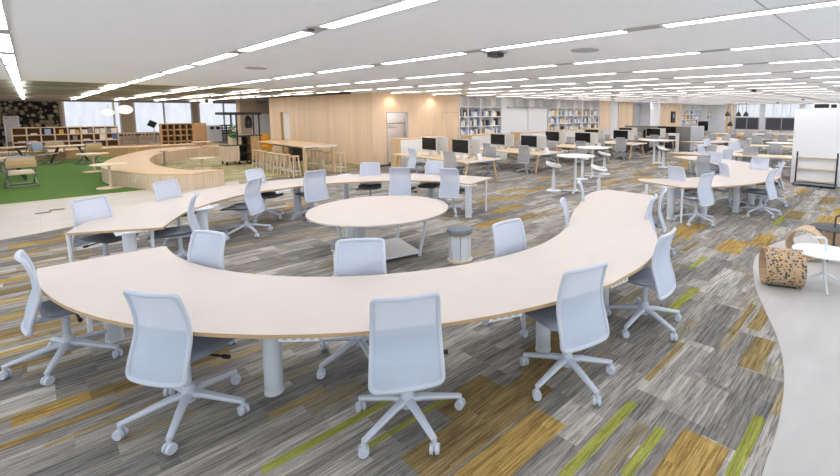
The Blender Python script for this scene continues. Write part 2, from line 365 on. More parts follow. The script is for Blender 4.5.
# ------------------------------------------------------------------ ceiling
mb = MB().span(-2.5, 60, -1.6, 15.5, CEIL, CEIL+.25); mb.span(9.2, 60, 15.5, 17, CEIL, CEIL+.25)
struct(mb.build('ceiling', 'ceiling_white', smooth=False))
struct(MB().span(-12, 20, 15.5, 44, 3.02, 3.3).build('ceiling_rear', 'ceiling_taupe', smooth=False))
for i, (y0, y1) in enumerate(((20.2, 21.2), (28.5, 30.5), (37, 38.2))):
    struct(MB().span(-12, 16, y0, y1, 2.955, 3.05).build('ceiling_beam_%d' % (i+1), 'ceiling_grey', smooth=False))
for i, x in enumerate((4.38,)):
    struct(MB().span(-2.5, 60, .80, .812, CEIL-.001, CEIL+.01).build('ceiling_joint', 'light_grey', smooth=False))

def make_light():
    t = thing('ceiling_light', '', 'ceiling light', (0, 0, CEIL))
    f = MB()
    for sx in (-1, 1): f.span(sx*.072-.010, sx*.072+.010, -.92, .92, -.012, .004)
    for sy in (-1, 1): f.span(-.082, .082, sy*.925-.012, sy*.925+.012, -.012, .004)
    f.build('frame', 'light_frame', t, smooth=False)
    MB().span(-.058, .058, -.915, .915, -.008, .002).build('diffuser', 'lamp_white', t, smooth=False)
    MB().span(-.07, .07, .94, 1.26, -.006, .002).build('end_plate', 'light_gap', t, smooth=False)
    return t
light = Proto(make_light)
ORD = ['first', 'second', 'third', 'fourth', 'fifth', 'sixth', 'seventh', 'eighth', 'ninth', 'tenth', 'eleventh', 'twelfth', 'thirteenth', 'fourteenth', 'fifteenth', 'sixteenth', 'seventeenth', 'eighteenth', 'nineteenth', 'twentieth']
def inframe(X, Y, Z, mx=12, my=8):
    v = Vector((X, Y, Z-CAM_H)); d = v.dot(FW)
    if d <= .05: return False
    px = PX+FPX*v.dot(RT)/d; py = PY-FPX*v.dot(UP)/d
    return -mx < px < 840+mx and -my < py < 476+my
for r in range(27):
    x = -.13+1.97*r; cnt = 0
    ymax = 38 if x < 9 else 15.0
    for k in range(-2, 18):
        y = 1.78+2.2*k+1.1
        if y+.95 > ymax: continue
        if not any(inframe(x, y+dy, CEIL) for dy in (-.9, -.3, .3, .9)): continue
        cnt += 1
        if r < 14 and cnt <= len(ORD):
            lab = 'slim white ceiling light, %s from near end of %s light row from left' % (ORD[cnt-1], ORD[r] if r < len(ORD) else 'last'); g = 'slim ceiling lights in the long rows'
        else:
            lab = 'thin white ceiling light in the crowded rows far back towards the bookshelves'; g = 'far ceiling lights'
        light.put((x, y, CEIL-.001), 0, lab, g)

# small ceiling fittings
def ceil_round(px, py, label, name, cat, r=.09, h=.05, m='black'):
    x, y = at(px, py, CEIL-.02)
    t = thing(name, label, cat, (x, y, CEIL)); MB().lathe([(r*1.4, 0), (r*1.4, -.012), (r, -.015)], 18).build('base', 'light_grey', t); MB().lathe([(r, -.014), (r*.95, -h), (r*.4, -h*1.2)], 18).build('body', m, t)
ceil_round(495.5, 53.5, 'round black ceiling fitting between the second and third light rows', 'ceiling_speaker', 'ceiling fitting', .11, .06)
ceil_round(311, 29.5, 'small grey sensor in the gap of the long light row at upper left', 'ceiling_sensor', 'sensor', .03, .03, 'dark_grey')
ceil_round(585, 51.5, 'flat pale round detector on the ceiling near the third light row', 'smoke_detector', 'detector', .12, .015, 'light_grey')
ceil_round(256, 69.3, 'flat pale round detector on the ceiling above the wooden wall', 'smoke_detector', 'detector', .12, .015, 'light_grey')
ceil_round(754, 90, 'black dome camera on the ceiling at right, left of the white partition', 'ceiling_camera', 'camera', .075, .07)
ceil_round(803, 99, 'dark dome camera on the ceiling nearest to the white partition', 'ceiling_camera', 'camera', .085, .07)
ceil_round(777.5, 102.5, 'dark dome camera farther back on the right of the ceiling', 'ceiling_camera', 'camera', .085, .07)

# ------------------------------------------------------------------ walls
WY = 15.4
mb = MB().span(9.2, 9.82, WY, WY+.2, 0, CEIL).span(10.88, 13.76, WY, WY+.2, 0, CEIL).span(9.82, 10.88, WY, WY+.2, 2.2, CEIL)
mb.span(9.2, 9.4, WY+.2, 23.45, 0, CEIL).span(9.2, 9.4, 24.7, 26.2, 0, CEIL).span(9.2, 9.4, 23.45, 24.7, 2.2, CEIL)
struct(mb.build('wall_wood', 'oak_wall', smooth=False))
struct(MB().span(9.36, 13.76, WY+1.3, WY+1.4, 0, CEIL).build('wall_cloakroom', 'white_wall', smooth=False))
struct(MB().span(9.21, 13.76, WY-.006, WY, 0, .08).build('baseboard_wood', 'dark_grey', smooth=False))
struct(MB().span(12.72, 13.69, WY-.004, WY, .02, 2.18).build('door_1', 'oak_wall', smooth=False))
mb = MB()
for x in (12.71, 13.69): mb.span(x, x+.015, WY-.008, WY, 0, 2.2)
mb.span(12.71, 13.70, WY-.008, WY, 2.18, 2.2)
struct(mb.build('trim_2', 'honey_wood', smooth=False))
# glazed cloakroom opening with a rail of hangers
mb = MB()
for x in (9.82, 10.84): mb.span(x, x+.04, WY, WY+.15, 0, 2.2)
mb.span(9.82, 10.88, WY, WY+.15, 2.16, 2.2)
struct(mb.build('trim_3', 'light_grey', smooth=False))
mb = MB(); mb.tube([(9.5, WY+.8, 1.72), (11.3, WY+.8, 1.72)], .02)
t = thing('coat_rail', 'steel coat rail seen through the opening in the wooden wall', 'coat rail', (0, 0, 0)); mb.build('rail', 'steel', t)
MB().tube([(9.5, WY+.8, 1.72), (9.5, WY+1.3, 1.72)], .015).tube([(11.3, WY+.8, 1.72), (11.3, WY+1.3, 1.72)], .015).build('bracket', 'steel', t)
def make_hanger():
    t = thing('coat_hanger', '', 'hanger'); MB().tube([(0, 0, 0), (.0, 0, -.05), (0, -.2, -.17), (0, .2, -.17), (0, 0, -.05)], .007, 6).build('hanger_body', 'steel', t); return t
hg = Proto(make_hanger)
for k in range(6): hg.put((10.1+.11*k, WY+.8, 1.70), .5, 'wire coat hanger on the rail seen through the opening in the wooden wall', 'coat hangers on the cloakroom rail')
light.put((10.3, WY+.75, 2.6), PI/2, 'added ceiling light brightening the cloakroom opening of the wooden wall')  # added lamp, placed only to brighten the opening
# side wall doorway with a white door
t = thing('door', 'white door panel standing in the opening of the long wooden wall', 'door', (9.32, 23.46, 0))
MB().span(.0, .04, 0, 1.2, 0.01, 2.19).build('door_panel', 'white', t, smooth=False)
MB().span(-.11, .0, 1.14, 1.235, 0, 2.19).build('door_jamb', 'honey_wood', t, smooth=False)
# back wall behind the bookcases and beyond
mb = MB().span(13.76, 52, WY+.45, WY+.6, 0, CEIL); mb.span(13.6, 13.755, WY+.21, WY+.46, 0, CEIL); struct(mb.build('wall_back', 'white_wall', smooth=False))
mb = MB()
for x0, x1 in ((26.58, 28.1), (29.27, 31.49), (35.1, 41.3)): mb.span(x0, x1, WY, WY+.4, 0, CEIL)
struct(mb.build('wall_wood_far', 'oak_wall', smooth=False))
struct(MB().span(28.1, 29.27, WY+.05, WY+.4, 0, CEIL).build('column_1', 'white_wall', smooth=False))
struct(MB().span(31.9, 33.0, WY+.1, WY+.4, 0, 2.75).build('door_2', 'light_grey', smooth=False))
struct(MB().span(33.3, 35.07, WY-.6, WY+.4, 0, CEIL).build('column_2', 'white_wall', smooth=False))
struct(MB().span(31.5, 31.9, WY+.12, WY+.4, 0, 2.75).build('trim_4', 'honey_wood', smooth=False))
struct(MB().span(16.72, 17.1, WY, WY+.45, 0, CEIL).build('column_3', 'white_wall', smooth=False))
t = thing('wall_speaker', 'black slab hung on the far wooden wall beside the last bookcase', 'speaker', (39.3, WY-.06, 1.75)); MB().box((0, 0, 0), (.8, .1, 1.0)).build('cabinet', 'black', t); MB().box((0, -.052, .1), (.3, .01, .3)).build('badge', 'light_grey', t)
# white sliding doors with cubbies over
t = thing('sliding_door_unit', 'white sliding panels with an overhead track between two white bookcases', 'sliding doors', (17.12, WY, 0))
for i in range(4): MB().span(.03+i*.9, .90+i*.9, .06+.03*(i % 2), .09+.03*(i % 2), 0.0, 2.40).build('door_panel', 'white_wall', t, smooth=False)
MB().span(0, 3.68, -.02, .14, 2.40, 2.47).build('track', 'light_grey', t, smooth=False)
mb = MB()
for i in range(5): mb.span(i*.92-.02 if i else 0, i*.92+.02, 0, .4, 2.47, CEIL-.01)
mb.span(0, 3.68, .38, .42, 2.47, CEIL-.01); mb.build('cubby', 'shelf_white', t, smooth=False)
MB().span(.05, .9, .36, .38, 2.48, 2.93).build('cubby_back', 'shelf_lit_paint', t, smooth=False); MB().span(1.9, 2.74, .36, .38, 2.48, 2.93).build('cubby_back', 'shelf_lit_paint', t, smooth=False)  # two cubbies painted as lit by paler backs
# far right wall with windows
FX = 50.5
struct(MB().span(FX, FX+.2, -8, WY+.6, 0, CEIL).build('wall_right_far', 'white_wall', smooth=False))
for i, (y0, y1) in enumerate(((10.95, 13.1), (7.6, 10.5), (4.2, 7.2))):
    mb = MB().span(FX-.03, FX-.01, y0, y1, 1.72, 2.94)
    w = struct(mb.build('window_%d' % (i+4), 'blind', smooth=False))
    mb = MB()
    for j in range(5): mb.span(FX-.05, FX-.03, y0+(y1-y0)*j/4-.03, y0+(y1-y0)*j/4+.03, 1.7, 2.95)
    mb.span(FX-.05, FX-.03, y0, y1, 1.66, 1.72); mb.build('window_frame', 'white', w, smooth=False)
for y0, y1, lab in ((10.95, 13.15, 'long dark board low on the far right wall, left of the pale pillar'), (7.6, 10.4, 'long dark board low on the far right wall, beside the white partition')):
    t = thing('dark_board', lab, 'board', (FX-.12, (y0+y1)/2, 0)); MB().span(-.03, .03, -(y1-y0)/2, (y1-y0)/2, .45, 1.6).build('panel', 'dark_grey', t, smooth=False)
    for s_ in (-1, 0, 1): MB().span(-.045, -.03, s_*(y1-y0)/2*.98-.04, s_*(y1-y0)/2*.98+.04, 0, 1.62).build('post', 'light_grey', t, smooth=False)
# white partition with vents over
struct(MB().span(16.1, 16.3, -4, 2.54, 0, 2.29).build('wall_partition', 'white_wall', smooth=False))
y0, z0 = onX(813, 109, 16.25); y1, z1 = onX(839.5, 103.3, 16.25)
t = thing('vent_box', 'white casing with two black slots above the white partition', 'vent', (16.2, 0, 0))
MB().span(-.05, .05, y1, y0, 2.291, z1+.01).build('casing', 'white', t, smooth=False)
a, za = onX(814.3, 108, 16.14); b, zb = onX(829.2, 104, 16.14); MB().span(-.056, -.05, b, a, za, zb).build('slot', 'black', t, smooth=False)
a, _ = onX(831, 108, 16.14); b, _ = onX(837, 104, 16.14); MB().span(-.056, -.05, b, a, za, zb-.01).build('slot', 'black', t, smooth=False)

# left rear wall
LY = 42.
struct(MB().span(-14, 22, LY, LY+.3, 0, 3.3).build('wall_rear', 'column_beige', smooth=False))
struct(MB().span(-8, 1.43, LY-.01, LY, 0, 2.96).build('wall_wallpaper', 'wallpaper', smooth=False))
for i, (x0, x1) in enumerate(((1.62, 4.55), (5.33, 8.9), (9.39, 12.9))):
    w = struct(MB().span(x0+.06, x1-.06, LY-.04, LY-.02, .6, 2.94).build('window_%d' % (i+1), 'blind', smooth=False))
    mb = MB()
    for x in (x0, (x0+x1)/2 if i else x1-.35, x1): mb.span(x-.06, x+.06, LY-.07, LY-.03, .55, 2.96)
    mb.span(x0, x1, LY-.07, LY-.03, .52, .6)
    mb.build('window_frame', 'white', w, smooth=False)
struct(MB().span(-8, 14, LY-.35, LY-.0, 2.9, 3.02).build('trim_5', 'ceiling_grey', smooth=False))
def lantern(px, py, Y, label):
    x, z = onY(px, py, Y); t = thing('pendant_lamp', label, 'pendant lamp', (x, Y, z))
    MB().sphere((0, 0, 0), .42, (1, 1, .72)).build('lamp_shade', 'lamp_soft', t); MB().cyl((0, 0, .45), (0, 0, 2.95-z), .012).build('cord', 'white', t)
lantern(125, 109.6, 38.5, 'large round white paper pendant lamp in front of the beige column')
lantern(108, 112.5, 41.2, 'smaller white pendant lamp hanging before the bright window at left')
for o in [o for o in COL.objects if o.name.startswith('pendant_lamp')][1:]: o.scale = (.85, .85, .7)

# ------------------------------------------------------------------ the task chair
def chair_maker(name, pl, me_, se):
    def make():
        t = thing(name, '', 'chair')
        # base
        b = MB()
        for k in range(5):
            a = 2*PI*k/5+PI/2; d = Vector((math.cos(a), math.sin(a), 0))
            b.tube([d*.02+Vector((0, 0, .165)), d*.12+Vector((0, 0, .158)), d*.30+Vector((0, 0, .118)), d*.385+Vector((0, 0, .1))], [.036, .031, .025, .022], 8, flat=.8)
            b.cyl(d*.385+Vector((0, 0, .112)), d*.385+Vector((0, 0, .06)), .014, n=8)
        b.lathe([(.02, .10), (.04, .11), (.05, .15), (.045, .2), (.036, .24)], 16)
        base = b.build('base', pl, t)
        for k in range(5):
            a = 2*PI*k/5+PI/2; d = Vector((math.cos(a), math.sin(a), 0)); ax = Matrix.Rotation(a+.9, 3, 'Z') @ Vector((1, 0, 0)); c = d*.385+Vector((0, 0, .036))
            mb = MB()
            for s_ in (-1, 1): mb.cyl(c+ax*s_*.007, c+ax*s_*.03, .036, .033, 14)
            mb.cyl(c-ax*.012, c+ax*.012, .02, n=8)
            mb.build('caster', pl, base)
        MB().cyl((0, 0, .2), (0, 0, .44), .026, n=14).build('gas_column', pl, t)
        m_ = MB().span(-.08, .08, -.14, .13, .425, .465); m_.tube([(0, -.08, .44), (0, -.17, .43), (0, -.24, .425)], [.04, .034, .028], 8, flat=.6)
        m_.build('mechanism', pl, t)
        MB().cyl((.08, .06, .445), (.27, .07, .44), .008, n=8).cyl((.25, .07, .44), (.30, .07, .44), .016, n=8).build('lever', 'black', t)
        # seat: rounded cushion with dropped front edge
        s_ = MB(); nx, ny = 12, 12; G = {}
        for side in (0, 1):
            for i in range(nx+1):
                for j in range(ny+1):
                    u = i/nx*2-1; v = j/ny*2-1
                    q = .22; r = (abs(u)**5+abs(v)**5)**(1/5) or 1; f = max(abs(u), abs(v))/r if r else 1
                    x = u*f*.25; y = v*f*.25+.10
                    e = max(abs(u), abs(v)); z = .53-.018*e**4-.035*max(0, v)**3+.014*u*u if side == 0 else .475-.03*max(0, v)**3+.012*u*u
                    if e == 1: z = .505-.035*max(0, v)**3+.012*u*u
                    G[side, i, j] = G[0, i, j] if (side and e == 1) else s_.bm.verts.new((x, y, z))
        for side in (0, 1):
            for i in range(nx):
                for j in range(ny):
                    s_.bm.faces.new([G[side, i, j], G[side, i+1, j], G[side, i+1, j+1], G[side, i, j+1]])
        s_.build('seat', se, t)
        # back: S-shaped frame with see-through mesh
        def prof(h):   # h 0 bottom .. 1 top -> y, z
            P = [(-.235, .40), (-.225, .48), (-.192, .59), (-.165, .69), (-.166, .79), (-.188, .90), (-.225, 1.01)]
            q = h*(len(P)-1); i = min(int(q), len(P)-2); f = q-i
            p0 = P[max(i-1, 0)]; p1 = P[i]; p2 = P[i+1]; p3 = P[min(i+2, len(P)-1)]
            g = lambda a, b_, c, d_: .5*(2*b_+(c-a)*f+(2*a-5*b_+4*c-d_)*f*f+(3*b_-a-3*c+d_)*f**3)
            return g(p0[0], p1[0], p2[0], p3[0]), g(p0[1], p1[1], p2[1], p3[1])
        def half(h): return .236-.03*h
        def P3(u, h):
            y, z = prof(h); return Vector((u*half(h), y-.03*(1-u*u)+.015, z))
        loop = []; rc = .10
        for k in range(9): loop.append((-1+2*.12+ (1-.24)*2*k/8, 0.))
        for k in range(1, 5): a = k/5*PI/2; loop.append((1-.24+.24*math.sin(a), .1-.1*math.cos(a)))
        for k in range(15): loop.append((1, .1+.84*k/14))
        for k in range(1, 5): a = k/5*PI/2; loop.append((1-.14+.14*math.cos(a), .94+.06*math.sin(a)))
        for k in range(9): loop.append((.86-1.72*k/8, 1.))
        for k in range(1, 5): a = k/5*PI/2; loop.append((-.86-.14*math.sin(a), .94+.06*math.cos(a)))
        for k in range(15): loop.append((-1, .94-.84*k/14))
        for k in range(1, 5): a = k/5*PI/2; loop.append((-1+.24-.24*math.cos(a), .1-.1*math.sin(a)))
        fr = MB().tube([P3(u, h) for u, h in loop], .017, 8, closed=True)
        bf = fr.build('back_frame', pl, t)
        g = MB(); V = {}; nu, nh = 10, 16
        for sd in (0, 1):
            for i in range(nu+1):
                for j in range(nh+1):
                    u = i/nu*2-1; h = .04+.95*j/nh
                    cw = 1-.12*max(0, (h-.9)/.1)**2-.2*max(0, (.1-h)/.1)**2
                    p = P3(u*cw, h); p.y += .004 if sd else 0; V[sd, i, j] = g.bm.verts.new(p)
            for i in range(nu):
                for j in range(nh): g.bm.faces.new([V[sd, i, j], V[sd, i+1, j], V[sd, i+1, j+1], V[sd, i, j+1]])
            if sd == 0 : break
        g.build('back_mesh', me_, bf)
        return t
    return make
blue_chair = Proto(chair_maker('task_chair', 'chair_plastic', 'chair_mesh', 'chair_seat'))
dark_chair = Proto(chair_maker('task_chair', 'chair_plastic', 'chair_mesh', 'chair_seat_dark'))
grey_chair = Proto(chair_maker('task_chair', 'chair_plastic_grey', 'chair_mesh_grey', 'chair_seat_dark'))
CG = 'grey mesh task chairs on castors'
BACK = .225
def chair_by_back(proto, px, py, face, label, z=1.012):
    """face: world direction in degrees the sitter looks; px, py = middle of the top of the back"""
    x, y = at(px, py, z); a = math.radians(face)
    return proto.put((x+BACK*math.cos(a), y+BACK*math.sin(a), 0.006), a-PI/2, label, CG)
def toward(px, py, cx, cy, off=0., z=1.012):
    x, y = at(px, py, z); return math.degrees(math.atan2(cy-y, cx-x))+off
C1 = (3.75, 5.7)
for x, y, face, swivel, lab in [
    (.085, 5.29, 2, 30, 'pale grey mesh task chair at left end of near curved table, seen side on'),
    (.635, 3.672, 31, -5, 'pale grey mesh chair left of front centre, back turned, at near curved table'),
    (1.677, 2.458, 57, -12, 'pale grey mesh chair at front centre with its back squarely to the viewer'),
    (2.876, 1.916, 74, 32, 'pale grey mesh chair right of front centre, turned partly left, at near curved table'),
    (4.20, 1.855, 94, 12, 'pale grey mesh chair at outer right bend of near curved table, back leaning right')]:
    o = blue_chair.put((x, y, .006), math.radians(face-90), lab, CG)
    for k in kids(o) or o.children:
        if k.name.startswith('base'): k.rotation_euler.z = math.radians(swivel)
for px, py, off, lab in [
    (655, 197, -18, 'pale chair back behind right end of near curved table, closer of two overlapping'),
    (665, 190, -20, 'pale chair back behind right end of near curved table, farther of two overlapping')]:
    chair_by_back(blue_chair, px, py, toward(px, py, *C1)+off, lab)
for px, py, off, lab in [
    (211, 233, 8, 'pale grey mesh chair inside near curved table at left, back above the tabletop'),
    (361, 240.5, 0, 'pale grey mesh chair inside near curved table in front of the round white table'),
    (506, 222.5, 4, 'pale grey mesh chair inside near curved table right of the round padded stool'),
    (562, 201, 9, 'pale chair back edge on at inner right bend of near curved table, lower of two'),
    (579, 182, -24, 'pale chair back edge on at inner right bend of near curved table, upper of two')]:
    chair_by_back(blue_chair, px, py, toward(px, py, *C1)+180+off, lab)
C2 = (3.52, 6.4)
for px, py, off, lab in [
    (88, 199, -30, 'pale mesh chair behind left tip of the rear curved table beside the stone path'),
    (164, 182, -4, 'pale mesh chair behind rear curved table in front of the curved wooden bench'),
    (253, 170, 20, 'pale mesh chair on the far side of rear curved table behind another chair back'),
    (370, 163, 0, 'pale mesh chair on the far side of rear curved table behind its middle, seat showing'),
    (435, 162, 0, 'pale mesh chair on the far side of rear curved table near its right end')]:
    chair_by_back(dark_chair, px, py, toward(px, py, *C2)+off, lab)
for px, py, off, lab in [
    (196, 195, 9, 'grey mesh chair inside rear curved table at its left end, seen from the side'),
    (256, 179, 20, 'grey mesh chair inside rear curved table, castors in view, left of round table'),
    (316, 171, 10, 'grey mesh chair inside rear curved table just left of the round white table'),
    (399, 168, 0, 'grey mesh chair inside rear curved table directly behind the round white table'),
    (448, 169, 6, 'grey mesh chair inside rear curved table at its right end, base in view')]:
    chair_by_back(dark_chair, px, py, toward(px, py, *C2)+180+off, lab)
for px, py, face, pr, lab in [
    (675, 167, -20, blue_chair, 'pale chair back just beyond the left arm of right-hand curved table'),
    (709, 174, 78, blue_chair, 'pale grey mesh chair in front of right-hand curved table with castors in view'),
    (705, 156, 60, grey_chair, 'grey mesh chair between the arms of right-hand curved table, back to the viewer'),
    (722, 163, -48, blue_chair, 'narrow pale chair back seen edge on inside right-hand curved table'),
    (729, 149.5, 62, dark_chair, 'blue-grey mesh chair beyond the upper arm of right-hand curved table'),
    (715, 152.5, 173, blue_chair, 'small pale chair back left of the blue-grey chair beyond right-hand curved table'),
    (761, 158, 165, blue_chair, 'pale chair back at far right corner of right-hand curved table'),
    (775, 169.5, 85, dark_chair, 'pale grey mesh chair at near right end of right-hand curved table, castors spread'),
    (784, 163, 104, dark_chair, 'pale grey mesh chair side on at right end of right-hand curved table, beside the rack')]:
    chair_by_back(pr, px, py, face, lab)
for px, py, face, pr, lab in [
    (700, 145.5, -100, blue_chair, 'small pale chair behind the left tip of the second right-hand curved table'),
    (744, 140, -150, grey_chair, 'grey chair at the far side of the second right-hand curved table'),
    (751, 147, 175, grey_chair, 'grey chair side on at the right end of the second right-hand curved table'),
    (734, 142.5, -140, blue_chair, 'pale chair back left of the grey chair at the second right-hand curved table'),
    (706, 139, -110, blue_chair, 'distant pale chair beside the grey partition at the third right-hand table'),
    (713, 145, 60, grey_chair, 'small dark grey chair between second and third right-hand tables'),
    (776, 144.5, 170, grey_chair, 'dark chair under the pale table behind the right-hand curved tables')]:
    chair_by_back(pr, px, py, face, lab)

# ------------------------------------------------------------------ curved tables
TZ0, TZ1 = .692, .72
def curved_table(outline, legs, label, posts=(), boxes=(), rail=None, name='curved_table', group='large curved tables'):
    cx = sum(p[0] for p in outline)/len(outline); cy = sum(p[1] for p in outline)/len(outline)
    t = thing(name, label, 'table', (cx, cy, 0), 0, group)
    o = MB().prism([(x-cx, y-cy) for x, y in outline], TZ0, TZ1, side=1).build('table_top', ['laminate', 'ply_edge'], t)
    for x, y, r in legs:
        l = MB().lathe([(r*.92, .004), (r, .03), (r, .60), (r*1.03, TZ0-.02)], 20, (x-cx, y-cy, 0)).span(x-cx-.14, x-cx+.14, y-cy-.14, y-cy+.14, TZ0-.02, TZ0).build('leg', 'pale_metal', t)
        MB().lathe([(r*1.05, .0), (r*1.05, .03), (r*.98, .035)], 20, (x-cx, y-cy, 0)).build('foot_ring', 'white_metal', l)
    for x, y in posts:
        MB().lathe([(.026, .0), (.026, .02), (.019, .03), (.022, .55), (.03, TZ0)], 14, (x-cx, y-cy, 0)).build('leg', 'white_metal', t)
    for x, y, a in boxes:
        b = MB().box((x-cx, y-cy, TZ0-.022), (.27, .055, .04), math.radians(a)).build('power_outlet', 'white_metal', t)
        mb = MB()
        for k in range(4):
            d = -.09+.06*k; a_ = math.radians(a); mb.box((x-cx+d*math.cos(a_)+.029*math.sin(a_), y-cy+d*math.sin(a_)-.029*math.cos(a_), TZ0-.02), (.028, .004, .018), a_)
        mb.build('socket', 'light_grey', b)
    if rail:
        MB().tube([(x-cx, y-cy, TZ0-.035) for x, y in rail], .022, 6).build('under_rail', 'pale_metal', t)
    return t
def ang(x, y, c): return math.degrees(math.atan2(y-c[1], x-c[0]))
o1 = arc(3.9, 5.7, 3.965, 176.2, 262, 70)
o2 = xy(spline([o1[-1], (3.95, 1.775), (4.5, 1.88), (5.0, 2.085), (5.45, 2.35), (5.97, 2.635), (6.64, 2.905), (7.47, 3.12)], 8))
i1 = [(7.47, 3.14), (7.47, 4.07), (7.40, 4.14), (7.27, 4.175)]
i2 = xy(spline([(7.27, 4.175), (6.96, 4.165), (6.5, 4.04), (6.1, 3.85), (5.4, 3.53), (4.75, 3.19), (4.3, 3.01), (3.83, 2.91)], 8))
i3 = arc(3.7, 5.69, 2.78, -90, -185.2, 60)
out1 = o1+o2[1:]+i1+i2[1:]+i3[1:]
lg = [at(115, 340), at(274.5, 391.5), at(543, 350), at(602.5, 307), (6.6, 3.5)]
def near_edge(px, py): return at(px, py, .70)
bx = []
for px, py in ((298, 338), (508, 318), (622, 283), (178, 330)):
    x, y = at(px, py-3, .70); a = ang(x, y, (3.9, 5.7)); k = 3.90/math.hypot(x-3.9, y-5.7); bx.append((3.9+(x-3.9)*k, 5.7+(y-5.7)*k, a+90))
curved_table(out1, [(x, y, .068) for x, y in lg], 'long pale curved table nearest the viewer, sweeping from left edge to the right', boxes=bx[:3], posts=((.25, 5.75), (7.3, 3.4)), rail=arc(3.8, 5.7, 3.35, 185, 262, 30))
f1 = [(.202, 7.462)]+xy(spline([(.202, 7.462), (.335, 7.85), (.67, 8.45), (1.38, 9.25), (2.1, 9.72), (2.86, 9.96), (3.5, 9.99), (4.13, 9.89), (4.7, 9.72), (5.26, 9.5), (5.8, 9.1), (6.36, 8.4), (6.79, 7.67), (7.06, 6.784)], 8))[1:]
n1 = xy(spline([(6.103, 6.497), (6.034, 6.8), (5.87, 7.33), (5.515, 7.83), (5.16, 8.17), (4.7, 8.5), (4.186, 8.73), (3.66, 8.83), (2.947, 8.80), (2.477, 8.64), (2.084, 8.38), (1.71, 8.05), (1.47, 7.74), (1.283, 7.4), (1.066, 6.937)], 6))
def px_leg(px, py): return at(px, py)
curved_table(f1+n1, [(*at(129, 236, .62), .07), (*at(298.3, 217), .07), (*at(346.7, 203), .07), (*at(431.5, 204), .07), (*at(468.5, 217), .07), (*at(202, 212, .62), .07)], 'long pale curved table behind the round table, its left tip by the stone path', posts=(at(68.7, 236, .66), at(151.5, 229, .66), at(486, 211)),
    boxes=[(*at(212, 205.5, .70), 40), (*at(283, 190, .70), 10), (*at(413, 181.5, .70), -40)])
o = arc(11.4, 5.95, 3.92, -134, -12, 60); i = arc(11.4, 5.95, 2.78, -20, -146, 60)
curved_table(o+[(14.95, 5.45), (14.55, 5.65)]+i[:-1]+[(8.9, 4.15)], [(*at(670, 219), .07), (*at(735.5, 212), .07), (*at(703, 219), .07), (*at(751, 204), .07), (*at(691, 171), .07)], 'pale horseshoe table at right centre in front of the white partition', posts=(at(681, 223), at(646.7, 185, .68)))
o = arc(18., 8.2, 3.75, -128, -25, 50); i = arc(18., 8.2, 2.75, -25, -140, 50)
curved_table(o+i, [(17.1, 5.0, .07), (19.3, 5.4, .07), (20.6, 6.6, .07)], 'second pale horseshoe table farther back at right', posts=((16.2, 5.6),))
o = arc(24.5, 10.2, 4.0, -125, -25, 40); i = arc(24.5, 10.2, 2.9, -25, -140, 40)
curved_table(o+i, [(24, 6.8, .07), (26.5, 7.6, .07)], 'third pale curved table, the most distant, right of the grey partition', posts=((22.4, 7.6),))
# round table on a shelf base
rx, ry = 3.584, 5.867
t = thing('round_table', 'round white table in the middle ringed by the two long curved tables', 'table', (rx, ry, 0))
MB().lathe([(1.02, .69), (1.05, .70), (1.05, .718), (1.04, .722)], 72).build('table_top', 'laminate', t)
cr = Vector(at(424, 256.2)); cb = Vector(at(387.5, 242.4))
cen = (Vector((rx, ry))+Vector((0, 0)))
sq = []
base_a = math.atan2(cr.y-ry, cr.x-rx); br_ = .5*((cr-cen).length+(cb-cen).length)
nleg = 4
for k in range(nleg): sq.append((br_*math.cos(base_a+2*PI*k/nleg), br_*math.sin(base_a+2*PI*k/nleg)))
MB().prism(sq, .05, .075).build('lower_shelf', 'white', t)
for x, y in sq:
    u = Vector((x, y)).normalized(); MB().tube([(x*.98, y*.98, .0), (x*1.0, y*1.0, .09), (u.x*(br_+.13), u.y*(br_+.13), .69)], .026, 10).build('leg', 'white_metal', t)
mb = MB()
for k in range(nleg): a, b = sq[k], sq[(k+1) % nleg]; mb.tube([(*a, .06), (*b, .06)], .018, 8)
mb.build('base_frame', 'white_metal', t)
# padded stools
def make_stool():
    t = thing('padded_stool', '', 'stool')
    MB().lathe([(.13, 0), (.19, .0), (.19, .025), (.13, .03)], 28).build('base_ring', 'pale_wood', t)
    s_ = MB()
    for k in range(8): a = PI*k/4+.2; s_.box((.148*math.cos(a), .148*math.sin(a), .21), (.012, .113, .37), a)
    s_.build('body_panel', 'white_metal', t)
    MB().lathe([(.11, .025), (.11, .39)], 20).build('core', 'light_grey', t)
    MB().lathe([(.15, .385), (.185, .39), (.185, .408), (.15, .41)], 28).build('seat_ring', 'pale_wood', t)
    MB().lathe([(.17, .41), (.192, .42), (.196, .45), (.185, .485), (.12, .50), (.02, .503)], 28).build('cushion', 'cushion_grey', t)
    return t
st = Proto(make_stool)
for px, py, lab in ((460, 260, 'round stool with grey cushion right of the round table'), (347, 277, 'round stool with grey cushion half hidden behind the chair before the round table'), (356, 241, 'round stool with its base showing under the round table')):
    st.put((*at(px, py), .003), .3, lab, 'round padded stools')

